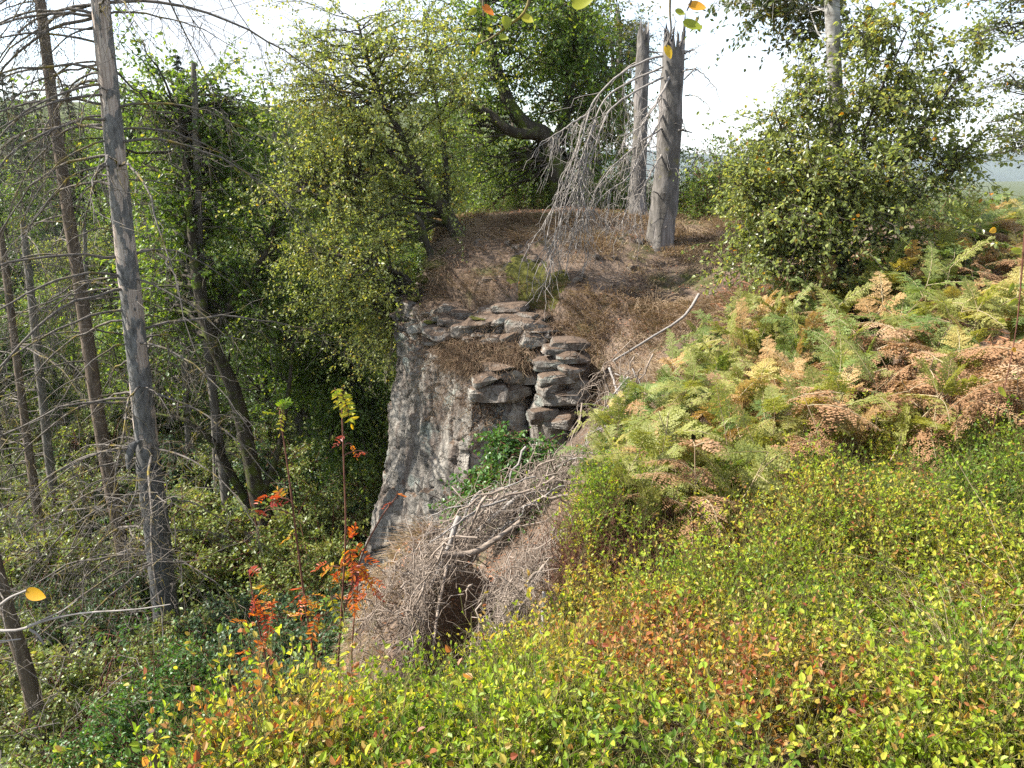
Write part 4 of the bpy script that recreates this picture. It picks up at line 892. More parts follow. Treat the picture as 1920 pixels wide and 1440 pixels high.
# middle rows
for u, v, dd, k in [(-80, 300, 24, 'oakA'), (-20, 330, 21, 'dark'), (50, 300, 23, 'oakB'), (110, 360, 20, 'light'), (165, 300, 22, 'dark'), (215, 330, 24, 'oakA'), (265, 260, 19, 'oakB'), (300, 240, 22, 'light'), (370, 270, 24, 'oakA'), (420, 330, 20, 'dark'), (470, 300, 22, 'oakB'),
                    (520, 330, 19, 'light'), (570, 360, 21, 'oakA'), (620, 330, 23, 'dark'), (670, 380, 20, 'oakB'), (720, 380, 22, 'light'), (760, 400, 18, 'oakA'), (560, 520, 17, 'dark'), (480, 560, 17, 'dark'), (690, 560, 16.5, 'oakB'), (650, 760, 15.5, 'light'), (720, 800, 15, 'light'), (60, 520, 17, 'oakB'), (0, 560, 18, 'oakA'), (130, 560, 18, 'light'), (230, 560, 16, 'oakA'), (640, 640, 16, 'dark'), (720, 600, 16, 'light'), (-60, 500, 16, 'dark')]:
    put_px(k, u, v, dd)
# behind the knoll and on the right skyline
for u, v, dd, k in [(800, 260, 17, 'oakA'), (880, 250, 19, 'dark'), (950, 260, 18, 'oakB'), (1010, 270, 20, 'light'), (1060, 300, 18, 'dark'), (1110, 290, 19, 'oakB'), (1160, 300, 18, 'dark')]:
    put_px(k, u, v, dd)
for u, v, dd, s_, k in [(1130, 300, 13.5, 0, 'birchling'), (1165, 320, 14, 0, 'birchling'), (1215, 330, 14, 0, 'birchling'), (1300, 270, 13, 0, 'birchling'), (1335, 250, 12.6, 0, 'birchling'), (1375, 260, 12, 0, 'birchling'), (1410, 250, 12, 0, 'birchling'), (1450, 230, 12.5, 0, 'birchling'), (1690, 330, 11, 0, 'birchling'), (1760, 330, 11.5, 0, 'birchling'), (1640, 320, 11, 0, 'birchling'),
                        (1090, 330, 13, 0, 'birchling'), (1040, 330, 13, 0, 'birchling'), (990, 340, 13, 0, 'birchling'), (930, 350, 12.8, 0, 'birchling'), (1820, 350, 13, 0, 'birchling'), (1880, 360, 14, 0, 'birchling'), (1340, 320, 11.8, 0, 'birchling'), (1395, 340, 11.2, 0, 'birchling')]:
    put_px(k, u, v, dd)
# beech boughs reaching in at the top right corner
d = 9.5
tb = PP([(2060, 480, d), (2055, 200, d), (2050, -100, d), (2045, -300, d)])
leafy("beech_tree", "beech boughs reaching in at the top right corner", "tree", tb[0], [(tb, .12, .05)], [(*E3(1895, 240, 9.3, 50, .4, 26), 1), (*E3(1900, 150, 9.3, 50, .4, 28), 1), (*E3(1880, 60, 9.4, 45, .4, 26), .8), (*E3(1905, 290, 9.3, 40, .3, 14), .5), (*E3(1910, 0, 9.4, 60, .4, 24), .7)], 36, 6, 15, .048, .030, M['larch'], M['bark_grey'], 53, rc=.2, droop=.1)
# shrubs on the near slope and by the cliff
def put_ground(kind, u, v, sc, dlift=0.0, **kw):
    q = on_ground(u, v); return put(kind, q[0], q[1], q[2] - .05, sc, **kw)
q0 = P(935, 940, 6.6)
leafy("young_birch_bush", "dark green leafy bush growing in front of the cliff foot", "bush", P(930, 1010, 6.5), [(PP([(930, 1010, 6.5), (935, 930, 6.5), (942, 820, 6.5)]), .015, .004), (PP([(935, 980, 6.5), (980, 900, 6.5), (1010, 860, 6.4)]), .012, .004), (PP([(930, 990, 6.5), (890, 930, 6.5), (880, 890, 6.4)]), .012, .004)],
      [(*E3(940, 915, 6.4, 68, .35, 62), 1.4), (*E3(990, 890, 6.3, 52, .3, 44), 1.1), (*E3(945, 835, 6.4, 26, .15, 38), .5), (*E3(1020, 865, 6.3, 26, .2, 32), .4), (*E3(890, 940, 6.4, 40, .3, 44), .8)], 130, 6, 11, .042, .03, M['shrubg'], M['stem'], 54, rc=.14, six=True)
for (u, v, s) in [(290, 1330, .9), (340, 1300, .8), (380, 1330, .7), (300, 1400, .8), (360, 1390, .7), (250, 1350, .8), (420, 1390, .7), (330, 1270, .8)]:
    p = P(u, v, 5.0 + (1400 - v) * .008); put('shrub', p[0], p[1], p[2] - .55 * s, s)
for (u, v, dd, s) in [(400, 1180, 9.2, 1.0), (460, 1170, 9, 1.0), (520, 1180, 8.6, 1.0), (580, 1170, 8.4, 1.0), (640, 1160, 8.2, .9), (430, 1240, 7.8, 1.0), (500, 1250, 7.5, 1.0), (560, 1240, 7.2, 1.0), (620, 1240, 7, .9), (680, 1180, 7.5, .8), (370, 1220, 8.4, 1.0), (470, 1310, 6, .9), (540, 1310, 5.6, .8), (400, 1310, 6.4, .9), (700, 1230, 6.2, .7)]:
    p = P(u, v, dd); put('bramble', p[0], p[1], p[2] - .5 * s, s * 1.05)
for (u, v, dd, s) in [(30, 1330, 5.5, 1.0), (110, 1380, 5.2, 1.0), (180, 1340, 5.6, .9), (60, 1420, 4.8, .9), (150, 1430, 4.6, .8), (0, 1400, 5, .9), (200, 1280, 6.4, .9), (100, 1290, 6.6, 1.0), (230, 1410, 4.8, .8), (20, 1250, 7.2, 1.0), (160, 1240, 7.4, 1.0)]:
    p = P(u, v, dd); put('pale', p[0], p[1], hz(p[0], p[1]) - .05, s * .9)
rr_ = rs(123)
for q in range(70):
    u = rr_.uniform(-60, 760); v = rr_.uniform(840, 1160) if u > 330 else rr_.uniform(800, 1300)
    p = on_ground(u, v, 6, 40); put('pale' if rr_.uniform() < .65 else 'bramble', p[0], p[1], p[2] - .1, rr_.uniform(.7, 1.4))

# ------------------------------------------------------------------ ground cover
def scatter(n, x0, x1, y0, y1, dens, seed):
    r = rs(seed); x = r.uniform(x0, x1, n); y = r.uniform(y0, y1, n); k = r.uniform(0, 1, n) < dens(x, y)
    x, y = x[k], y[k]; return x, y, height(x, y), r
def to_px(x, y, z):
    fz = y * CP - z * SP; up = y * SP + z * CP
    return 960 + FPX * x / fz, 720 - FPX * up / fz
# bilberry carpet
def d_bil(x, y):
    sd = rim_sd(x, y); z = height(x, y); u, v = to_px(x, y, z + .2)
    gully = (np.hypot((x + .45) / .75, (y - 3.6) / 1.35) < 1) | ((x < .0 + .13 * (y - 2.4)) & (y > 2.45))
    edge = np.interp(y, [1.0, 2.3, 2.9, 3.6, 4.4, 5.2], [-1.0, -.6, .12, .35, .5, .75])
    ok = (x > edge) & (sd > 0) & ~gully & (y > .9) & (v > 760)
    brk = np.maximum(sstep(800, 920, v), .8 * (u > 1380))
    return np.where(ok, brk * np.clip(.72 + .75 * sines(x, y, 17, 3.4, 3), .12, 1) * (1 - .88 * np.exp(-(((u - 1190) / 190) ** 2 + ((v - 1025) / 66) ** 2))) * np.clip(1.9 - .0 * y, .3, 1), 0)
bx, by, bz_, r = scatter(62000, -1.2, 5.0, .9, 6.4, d_bil, 301)
S = len(bx); hgt = r.uniform(.16, .36, S) * np.interp(by, [1, 3, 4], [1.1, .95, .75]) * (1 + .5 * sines(bx, by, 19, 6.5, 3)); lean = r.normal(0, .28, (S, 2))
base = np.stack([bx, by, bz_ - .02], 1); top = base + np.stack([lean[:, 0] * hgt, lean[:, 1] * hgt, hgt], 1)
STM = curves(base, top, 0, 5, r, .05)
g = Geo(); g.add(*tubes(STM, np.full((S, 1), .0014) * np.linspace(1.1, .5, 5)[None], 3), mat=1)
NS = 6; si = np.repeat(np.arange(S), NS); m = len(si); k = r.integers(1, 4, m); s0 = STM[si, k]
e0 = s0 + nrm(r.normal(0, .7, (m, 3)) + [0, 0, .9]) * (hgt[si] * r.uniform(.25, .6, m))[:, None]
BRN = curves(s0, e0, 0, 4, r, .05); g.add(*tubes(BRN, np.full((m, 1), .0010) * np.linspace(1, .6, 4)[None], 3), mat=1)
NL = 5; bi = np.repeat(np.arange(m), NL); N = len(bi); tt = r.uniform(.15, 1, N) * 2.999; kk = tt.astype(int); ff = (tt - kk)[:, None]
Q = BRN[bi, kk] * (1 - ff) + BRN[bi, kk + 1] * ff
dd = nrm(nrm(BRN[bi, kk + 1] - BRN[bi, kk]) * .5 + r.normal(0, .6, (N, 3)) + [0, 0, .25]); nn = nrm(r.normal(0, .6, (N, 3)) + [0, 0, .9])
ls = r.uniform(.012, .025, N) * np.interp(by[si[bi]], [1, 1.7, 2.4, 4], [1.12, 1.0, .86, .78]); sid = si[bi]; X, Y = bx[sid], by[sid]
u, v = to_px(X, Y, Q[:, 2])
redp = np.exp(-(((u - 1180) / 230) ** 2 + ((v - 1190) / 70) ** 2)) * .36 + np.exp(-(((u - 1560) / 260) ** 2 + ((v - 1280) / 100) ** 2)) * .27 + .16 * np.clip(sines(X, Y, 15, 3.0, 3), 0, 1) + np.exp(-(((u - 480) / 200) ** 2 + ((v - 1350) / 70) ** 2)) * .38 + np.exp(-(((u - 1100) / 120) ** 2 + ((v - 1060) / 60) ** 2)) * .35
tint = np.clip(.37 + .20 * sines(X, Y, 18, 5.0, 3) + redp + r.normal(0, .13, S)[sid] + r.normal(0, .07, N) + np.where(r.uniform(0, 1, N) < .035, .3, 0), 0, 1)
V, F = leaves6(Q, dd, nn, ls, ls * .62); g.add(V, F, np.repeat(tint, 2), smooth=False)
nb_ = 5200; q = r.integers(0, S, nb_); A = base[q] + r.normal(0, .03, (nb_, 3)) * [1, 1, 0]; B = A + nrm(r.normal(0, .42, (nb_, 3)) * [1, 1, .3] + [0, 0, 1.]) * r.uniform(.16, .40, (nb_, 1)) * np.interp(by[q], [1, 3, 5], [1, .9, .75])[:, None]
C = curves(A, B, 0, 6, r, .05); g.add(*tubes(C, np.full((nb_, 1), .0017) * np.linspace(1, .5, 6)[None], 3), mat=1)
j = np.repeat(np.arange(nb_), 4); S2 = C[j, r.integers(2, 5, 4 * nb_)]; E2 = S2 + nrm(r.normal(0, .6, (4 * nb_, 3)) + [0, 0, .9]) * r.uniform(.03, .12, (4 * nb_, 1)); g.add(*tubes(curves(S2, E2, 0, 3, r, .04), np.full((4 * nb_, 1), .0011) * np.linspace(1, .6, 3)[None], 3), mat=1)
# bare reddish patch of bilberry twigs beside the gully
hx, hy, hz_, r = scatter(30000, 0, 2.6, 2.4, 5.2, lambda x, y: (lambda uv: np.exp(-(((uv[0] - 1190) / 170) ** 2 + ((uv[1] - 1025) / 62) ** 2)) * .75)(to_px(x, y, height(x, y) + .1)), 306)
nb_ = len(hx); A = np.stack([hx, hy, hz_ - .01], 1); B = A + nrm(r.normal(0, .4, (nb_, 3)) * [1, 1, .3] + [0, 0, 1.]) * r.uniform(.10, .27, (nb_, 1)); C = curves(A, B, 0, 5, r, .05)
g.add(*tubes(C, np.full((nb_, 1), .0017) * np.linspace(1, .5, 5)[None], 3), mat=2)
j = np.repeat(np.arange(nb_), 5); S2 = C[j, r.integers(1, 4, 5 * nb_)]; E2 = S2 + nrm(r.normal(0, .6, (5 * nb_, 3)) + [0, 0, .9]) * r.uniform(.03, .11, (5 * nb_, 1)); g.add(*tubes(curves(S2, E2, 0, 3, r, .04), np.full((5 * nb_, 1), .0011) * np.linspace(1, .6, 3)[None], 3), mat=2)
tag(g.build("bilberry_carpet", [M['bilberry'], M['bstem'], M['stem']]), "low carpet of green and reddening bilberry on the near slope", "bilberry", kind="stuff")

# dry grass on the knoll, the slope behind the gully and among the plants
def d_dry(x, y):
    sd = rim_sd(x, y); z = height(x, y); u, v = to_px(x, y, z)
    kn = (sd > -.15) & (u > 770) & (u < 1480) & (v > 405) & (v < 700)
    mid = (u > 1060) & (u < 1460) & (v > 440) & (v < 800)
    fg = (u > 980) & (u < 1400) & (v > 960) & (v < 1200)
    path = np.exp(-(((u - 1130) / 180) ** 2 + ((v - 432) / 18) ** 2))
    gl = (u > 640) & (u < 1090) & (v > 950) & (v < 1290) & (sd > -1.3) & (y < 5)
    return np.where(gl, .42, 0) + np.where(kn | mid, np.clip(.5 + 1.2 * sines(x, y, 23, 3.4, 4), .04, 1) * (1 - .8 * path), np.where(fg, .10, 0))
gx_, gy_, gz_, r = scatter(60000, -1.8, 4.5, 3.2, 12.5, d_dry, 311)
keep = rim_sd(gx_, gy_) > -1.3
x, y, z = gx_, gy_, gz_; S = len(x); nb = 4; si = np.repeat(np.arange(S), nb); N = len(si)
ln = r.uniform(.05, .20, N) * (1 + .6 * (sines(x, y, 24, 2.0, 2)[si] > .2)); b = np.stack([x, y, z - .01], 1)[si] + r.normal(0, .025, (N, 3)) * [1, 1, .1]
flow = np.stack([-.5 + .5 * sines(x, y, 26, 1.3, 2), -.45 + .5 * sines(x, y, 27, 1.3, 2), np.zeros(S)], 1)[si]
dr = nrm(r.normal(0, .55, (N, 3)) * [1, 1, .2] + flow * .9 + [0, 0, .75])
mid = b + dr * ln[:, None] * .55; tip = mid + nrm(dr + flow * 1.1 + [0, 0, -.55]) * ln[:, None] * .55
sv = nrm(np.cross(dr, r.normal(0, 1, (N, 3)))) * (ln * .0 + .0028)[:, None]
V = np.stack([b - sv, b + sv, mid + sv * .8, mid - sv * .8, tip], 1).reshape(-1, 3); o5 = np.arange(N)[:, None] * 5
tint = np.clip(.44 + .32 * sines(x, y, 25, 2.8, 3)[si] + r.normal(0, .2, N), 0, 1)
g = Geo(); nV = len(V); g.add(V, o5 + [[0, 1, 2, 3]], tint, smooth=False); g.F3.append((o5 + [[3, 2, 4]], tint.astype(np.float32), np.zeros(N, bool), np.zeros(N, int)))
# long draping tussocks over the rocks
for (tu, tv, td, cnt, fx) in [(1085, 585, 8.1, 200, -.5), (1150, 600, 7.8, 200, .2), (1190, 630, 7.4, 200, .5), (1060, 600, 8.1, 110, -.7), (1230, 560, 8.6, 260, .1), (1130, 420, 10.8, 160, 0), (880, 450, 10.4, 240, -.4), (1330, 480, 9.3, 240, .2), (1380, 440, 9.8, 300, .3), (1290, 420, 10.6, 200, 0), (830, 510, 9.8, 200, -.6), (1300, 600, 7.6, 200, 0)]:
    cnt = int(cnt * .75); c = P(tu, tv, td); L_ = r.uniform(.1, .42, cnt); a = r.uniform(0, 2 * pi, cnt)
    A = c + np.stack([np.cos(a) * r.uniform(0, .30, cnt), np.sin(a) * r.uniform(0, .30, cnt), r.uniform(-.05, .03, cnt)], 1)
    A[:, 2] = np.minimum(A[:, 2] + .1, height(A[:, 0], A[:, 1]) + .01); dv_ = nrm(np.stack([np.cos(a) * .6 + fx + r.normal(0, .35, cnt), np.sin(a) * .5 - .4 + r.normal(0, .35, cnt), r.uniform(.1, .9, cnt)], 1)); B = A + dv_ * L_[:, None]; B[:, 2] -= L_ * r.uniform(.4, .9, cnt)
    g.add(*tubes(curves(A, B, .22 * L_, 7, r, .015), np.full((cnt, 1), .0028) * np.linspace(1, .4, 7)[None], 3), tint=.7)
LEDGE = np.concatenate([LEDGE, LEDGE2, LEDGE2 + [0, 0, .02]]); cnt = len(LEDGE) * 2; A = np.repeat(LEDGE, 2, 0) + r.normal(0, .012, (cnt, 3)); dv_ = nrm(np.stack([r.normal(-.25, .6, cnt), r.normal(-.6, .4, cnt), r.normal(.2, .35, cnt)], 1)); L_ = r.uniform(.05, .2, cnt)
B = A + dv_ * L_[:, None]; B[:, 2] -= L_ * r.uniform(.1, .7, cnt); g.add(*tubes(curves(A, B, .15 * L_, 5, r, .03), np.full((cnt, 1), .0024) * np.linspace(1, .4, 5)[None], 3), tint=np.repeat(np.clip(r.normal(.4, .2, cnt), 0, 1), 12))
tag(g.build("dry_grass", M['drygrass']), "dry brown grass covering the knoll and its slope", "grass", kind="stuff")

# leaf litter
def d_lit(x, y): 
    sd = rim_sd(x, y); return np.where(sd > -.5, np.clip(.5 + .8 * sines(x, y, 29, 2.4, 3), .05, 1), 0)
x, y, z, r = scatter(26000, -1.8, 4, 2.6, 12.5, d_lit, 321); N = len(x)
g = Geo(); V, F = leaves4(np.stack([x, y, z + .012], 1), nrm(r.normal(0, 1, (N, 3)) * [1, 1, .25]), nrm(r.normal(0, .35, (N, 3)) + [0, 0, 1.]), r.uniform(.018, .05, N), r.uniform(.01, .024, N), .2)
g.add(V, F, r.uniform(0, 1, N), smooth=False); tag(g.build("leaf_litter", M['litter']), "fallen brown leaves on the bare soil", "leaf litter", kind="stuff")

x, y, z, r = scatter(26000, .2, 7, 2.8, 10.5, lambda x, y: np.where((x > .4 + .36 * (y - 3)) & (y < 8.5), .8, 0), 322); N = len(x)
dd = nrm(r.normal(0, 1, (N, 3)) * [1, 1, .35] + [0, 0, .15]); V, F = leaves4(np.stack([x, y, z + r.uniform(.0, .09, N)], 1), dd, nrm(r.normal(0, .5, (N, 3)) + [0, 0, 1.]), r.uniform(.05, .16, N), r.uniform(.008, .02, N), .2)
tag(Geo().add(V, F, r.uniform(0, .8, N), smooth=False).build("bracken_litter", M['litter']), "dead brown bracken litter under the ferns", "leaf litter", kind="stuff")
# valley undergrowth
x, y, z, r = scatter(60000, -26, 1.5, 2.2, 50, lambda x, y: np.where(rim_sd(x, y) < -.4, np.clip(.5 + .7 * sines(x, y, 33, .9, 3), .05, 1), 0), 331)
S = len(x); nb = 6; si = np.repeat(np.arange(S), nb); N = len(si); dist = np.hypot(x, y)[si]
Q = np.stack([x, y, z], 1)[si] + r.normal(0, 1, (N, 3)) * [.16, .16, 0] + np.stack([np.zeros(N)] * 2 + [np.abs(r.normal(0, .28, N))], 1)
V, F = leaves4(Q, nrm(r.normal(0, 1, (N, 3)) + [0, 0, .2]), nrm(r.normal(0, .6, (N, 3)) + [0, 0, 1.]), r.uniform(.04, .085, N) * (1 + dist / 40), .035 * (1 + dist / 40), .1)
g = Geo(); g.add(V, F, np.clip(.5 + .25 * sines(x, y, 34, .7, 2)[si] + r.normal(0, .2, N), 0, 1), smooth=False)
tag(g.build("undergrowth", M['under']), "green undergrowth covering the valley floor", "undergrowth", kind="stuff")

# fine dead twigs: the gully mat, the left thicket and the shaded slope
r = rs(341); A = []; B = []
def mat_px(n, u0, v0, u1, v1, wpx, d0, d1, ln, dirx, lift=.25):
    t = r.uniform(0, 1, n); 
    for q in range(n):
        u = u0 + (u1 - u0) * t[q] + r.normal(0, wpx); v = v0 + (v1 - v0) * t[q] + r.normal(0, wpx * .7); dd = d0 + (d1 - d0) * t[q] + r.normal(0, .12)
        a = P(u, v, dd); l_ = ln * r.uniform(.3, 1.1); w = nrm(np.array(dirx) + r.normal(0, .55, 3)); A.append(a - w * l_ / 2); B.append(a + w * l_ / 2)
mat_px(240, 1085, 865, 800, 1060, 24, 4.8, 3.6, .6, (-.8, -.4, -.45)); mat_px(330, 1075, 880, 790, 1075, 24, 4.75, 3.55, .22, (-.5, -.3, -.6))
mat_px(110, 812, 1055, 755, 1240, 13, 3.35, 3.05, .4, (-.2, -.2, -.9)); mat_px(160, 740, 1080, 700, 1220, 26, 3.7, 3.4, .3, (-.5, .1, -.7))
mat_px(120, 1000, 1090, 905, 1220, 14, 3.1, 2.75, .3, (-.55, -.4, -.7))
mat_px(170, 1050, 1020, 925, 1130, 22, 3.75, 3.2, .34, (-.5, -.35, -.7)); mat_px(110, 1180, 690, 1090, 880, 36, 6.2, 5.0, .5, (-.4, -.2, -.7))
mat_px(90, 1270, 1000, 1360, 990, 30, 3.5, 3.6, .3, (.8, .1, .0))
A = np.array(A); B = np.array(B); m = len(A)
g = Geo(); C = curves(A, B, r.normal(.03, .05, m), 7, r, .045); g.add(*tubes(C, np.clip(r.lognormal(-6.1, .55, (m, 1)), .0009, .009) * np.linspace(1, .4, 7)[None], 4))
j = np.repeat(np.arange(m), 2); S2 = C[j, r.integers(2, 6, 2 * m)]; E2 = S2 + nrm(r.normal(0, .6, (2 * m, 3)) + [-.2, 0, -.5]) * r.uniform(.05, .16, (2 * m, 1))
g.add(*tubes(curves(S2, E2, .01, 4, r, .05), np.full((2 * m, 1), .0014) * np.linspace(1, .5, 4)[None], 3))
tag(g.build("brushwood", M['stick']), "tangle of fine dead twigs filling the gully", "twigs", kind="stuff")
g = Geo(); n = 380
u = r.uniform(-60, 330, n); v = r.uniform(900, 1440, n); dd = r.uniform(5.0, 9.5, n); A = np.array([P(*q) for q in zip(u, v, dd)]); l_ = r.uniform(.25, 1.1, n)
Bv = A + nrm(np.stack([r.normal(.1, .8, n), r.normal(0, .5, n), r.normal(-.35, .6, n)], 1)) * l_[:, None]
C = curves(A, Bv, r.normal(.05, .1, n) * l_, 8, r, .03); g.add(*tubes(C, r.uniform(.002, .006, (n, 1)) * np.linspace(1, .35, 8)[None], 4))
j = np.repeat(np.arange(n), 4); S2 = C[j, r.integers(1, 7, 4 * n)]; E2 = S2 + nrm(r.normal(0, .8, (4 * n, 3)) + [0, 0, -.4]) * r.uniform(.06, .3, (4 * n, 1))
g.add(*tubes(curves(S2, E2, .02, 5, r, .05), np.full((4 * n, 1), .0022) * np.linspace(1, .5, 5)[None], 3))
tag(g.build("dead_thicket", M['twig']), "grey tangle of dead spruce twigs at the lower left", "twigs", kind="stuff")

# individual sticks
SL = [("pale barkless stick poking up from the brush pile", [(985, 925, 4.3), (955, 948, 4.15), (925, 972, 4.05), (890, 1000, 3.95)], .017, 'twigpale'),
      ("pale stick standing upright at the left of the brush pile", [(861, 968, 3.7), (845, 1010, 3.65), (828, 1050, 3.6), (802, 1100, 3.5)], .016, 'twigpale'),
      ("thick curved brown stick lying across the brush pile", [(820, 1040, 3.5), (860, 1040, 3.55), (900, 1028, 3.6), (945, 998, 3.75), (975, 975, 3.85)], .021, 'stick'),
      ("long thin pole slanting down the shaded slope", [(1310, 552, 8.0), (1280, 595, 7.6), (1220, 635, 7.1), (1150, 678, 6.6)], .016, 'twigpale'),
      ("straight stick sloping into the gully right of the hollow", [(1020, 1060, 3.2), (985, 1100, 3.05), (940, 1160, 2.9)], .009, 'stick'),
      ("thin upright stick above the bare soil bank", [(1020, 1110, 2.95), (1014, 1160, 2.85), (1008, 1222, 2.72)], .008, 'twigpale'),
      ("broken stick with a bend below the bracken", [(1060, 950, 4.3), (1068, 975, 4.2), (1080, 1000, 4.1)], .011, 'twigpale'),
      ("dark bent twig hanging at the left of the hollow", [(838, 1060, 3.5), (828, 1130, 3.35), (820, 1190, 3.2), (815, 1240, 3.1)], .009, 'stick'),
      ("pale stick end jutting from the shaded slope", [(1142, 690, 6.5), (1150, 710, 6.4), (1160, 745, 6.2)], .012, 'twigpale'),
      ("dry branch reaching left from the brush pile over the cliff foot", [(850, 1060, 3.6), (800, 1068, 3.7), (760, 1078, 3.8), (712, 1072, 3.9)], .008, 'twigpale')]
for lb, pts, rad, mt in SL:
    p = PP(pts); L = smooth_line(p, 18); L[1:] += np.cumsum(r.normal(0, .0025, (17, 3)), 0); g = Geo()
    V, F = tubes(L[None], (rad * np.linspace(1, .62, 18))[None], 8); g.add(V, F)
    for e, rg_ in ((V[:8], 0), (V[-8:], 1)): g.add(np.vstack([e, e.mean(0)]), np.stack([np.arange(8), (np.arange(8) + 1) % 8, np.full(8, 8)], 1))
    o = g.build("dead_stick", M[mt], None, L[0]); tag(o, lb, "stick", "dead sticks lying about the gully")
grp = "thin sticks on the brush pile"
for q in range(46):
    t = r.uniform(0, 1); 
    if q < 30: u = 1090 - 230 * t + r.normal(0, 28); v = 850 + 180 * t + r.normal(0, 24); dd = 5.0 - 1.4 * t; w = np.array([-.75, -.4, -.45])
    else: u = r.uniform(1120, 1200); v = r.uniform(680, 800); dd = 6.4 - (v - 680) / 120; w = np.array([-.3, -.1, -.8])
    a = P(u, v, dd); ln = r.uniform(.25, .7); w = nrm(w + r.normal(0, .35, 3)); L = curves([a - w * ln / 2], [a + w * ln / 2], .04, 10, r, .02)[0]
    gq = Geo(); kf = r.integers(3, 7, 3); ef = L[kf] + nrm((L[-1] - L[0]) / ln * .8 + r.normal(0, .5, (3, 3))) * (ln * r.uniform(.15, .4, 3))[:, None]; gq.add(*tubes(curves(L[kf], ef, .01, 6, r, .03), np.full((3, 1), .0034) * np.linspace(1, .4, 6)[None], 5))
    o = gq.add(*tubes(L[None], (r.uniform(.004, .0105) * np.linspace(1, .45, 10))[None], 6)).build("dead_stick", M['twigpale' if q % 2 else 'stick'], None, L[0])
    tag(o, "thin dead stick among the many lying on the brush pile", "stick", grp)

# cut stump at the bottom left
sb = P(294, 1450, 4.6); L = np.array([sb, sb + [0, 0, .2], sb + [.01, 0, .40]]); g = Geo(); V, F = tubes(smooth_line(L, 12)[None], np.linspace(.036, .031, 12)[None], 14); g.add(V, F); t_ = V[-14:]
g.add(np.vstack([t_, t_.mean(0)]), np.stack([np.arange(14), (np.arange(14) + 1) % 14, np.full(14, 14)], 1)); o = g.build("tree_stump", M['bark_brown'], None, sb); tag(o, "short cut brown stump among twigs at the bottom left", "stump")

# ------------------------------------------------------------------ bracken
def frond(g, p0, d0, L, wid, arch, r, tint, npn=14, npl=7, droopy=0.0):
    n = 14; t = np.linspace(0, 1, n)[:, None]; side = nrm(np.cross(d0, [0, 0, 1.])); up = np.cross(side, d0)
    RA = p0 + d0 * (L * t) + np.array([0, 0, -1.]) * (L * arch * t ** 2) + side * (r.normal(0, .06) * L * t ** 2)
    g.add(*tubes(RA[None], (np.linspace(.0028, .0008, n))[None], 3), tint=tint, mat=1)
    tp = np.linspace(.12, .98, npn); k = (tp * (n - 1)).astype(int).clip(0, n - 2); f = (tp * (n - 1) - k)[:, None]
    PB = RA[k] * (1 - f) + RA[k + 1] * f; TD = nrm(RA[k + 1] - RA[k])
    pl = wid * r.uniform(.72, 1.12, npn) * (1 - tp) ** .75 * np.minimum(1, .55 + tp * 3) + .012
    for s in (-1, 1):
        pd = nrm(side * s * 1.0 + TD * .55 + np.array([0, 0, 1.]) * (r.normal(.02, .24, npn)[:, None] - droopy) + TD * r.normal(0, .18, npn)[:, None])
        nrmv = nrm(np.cross(TD, pd) * s)
        tj = np.linspace(.08, 1, npl); Q = PB[:, None] + pd[:, None] * (pl[:, None] * tj[None])[..., None] - np.array([0, 0, 1.]) * ((pl[:, None] * tj[None] ** 2) * (.12 + droopy * .5))[..., None]
        ql = (pl[:, None] * .24 * (1 - tj[None]) ** .6 + .004)
        for s2 in (-1, 1):
            side2 = nrm(np.cross(nrmv, pd)) * s2
            dd = nrm(side2[:, None] + pd[:, None] * .55 + r.normal(0, .14 + droopy * .45, Q.shape)).reshape(-1, 3)
            V, F = leaves4(Q.reshape(-1, 3), dd, np.repeat(nrmv, npl, 0) + r.normal(0, .18, (npn * npl, 3)), ql.reshape(-1) * 1.15, (pl[:, None] / npl * .95 + 0 * ql).reshape(-1), .1)
            g.add(V, F, np.clip(tint + r.normal(0, .07, len(F)), 0, 1), smooth=False)
def fern_proto(kind, seed, H=.62):
    r = rs(seed); root = thing("bracken_fern", (0, 0, 0), "", "fern")
    nf = r.integers(6, 10); gs = Geo()
    top = np.array([r.normal(0, .05), r.normal(0, .05), H])
    st = smooth_line(np.array([[0, 0, -.05], [r.normal(0, .03), r.normal(0, .03), H * .5], top]), 10)
    gs.add(*tubes(st[None], np.linspace(.0045, .0025, 10)[None], 5)); gs.build("stalk", M['straw'] if kind in ('gold', 'yellow') else M['drygrass'], root)
    for q in range(nf):
        a = 2 * pi * q / nf + r.normal(0, .35); k = r.integers(4, 10) if q else 9; p = st[k]
        el = r.uniform(-.1, 1.35) if kind != 'brown' else r.uniform(-.1, .7)
        d = np.array([cos(a) * cos(el), sin(a) * cos(el), sin(el)]); g = Geo()
        frond(g, p, d, H * r.uniform(.45, .85), H * r.uniform(.16, .25), r.uniform(.15, .5) + (.25 if kind == 'brown' else 0), r, np.clip(r.normal(.5, .2), .1, .9), droopy=.25 if kind == 'brown' else .03)
        g.build("frond", [FERN[kind], M['straw']], root)
    return root
FP = {k: [fern_proto(k, 400 + 10 * q + j) for j in range(4 if k != 'gold' else 3)] for q, k in enumerate(('green', 'yellow', 'gold', 'brown'))}
fused = set()
FL = {'green': ("green bracken fern on the slope under the birch thicket", "green bracken on the slope"), 'yellow': ("yellow green bracken fern above the bilberry carpet", "yellowing bracken on the slope"),
      'gold': ("orange gold bracken fern among the greener fronds", "golden bracken on the slope"), 'brown': ("withered brown bracken fern at the right of the slope", "withered brown bracken")}
def put_fern(kind, x, y, z, sc, rz, tilt):
    lb, gr = FL[kind]; j = int(r.integers(0, len(FP[kind]))); o = FP[kind][j]
    if (kind, j) not in fused:
        fused.add((kind, j)); o.location = (x, y, z); o.rotation_euler = (tilt[0], tilt[1], rz); o.scale = (sc,) * 3; o["label"] = lb; o["group"] = gr
    else: dup(o, (x, y, z), rz, sc, lb, gr, tilt)
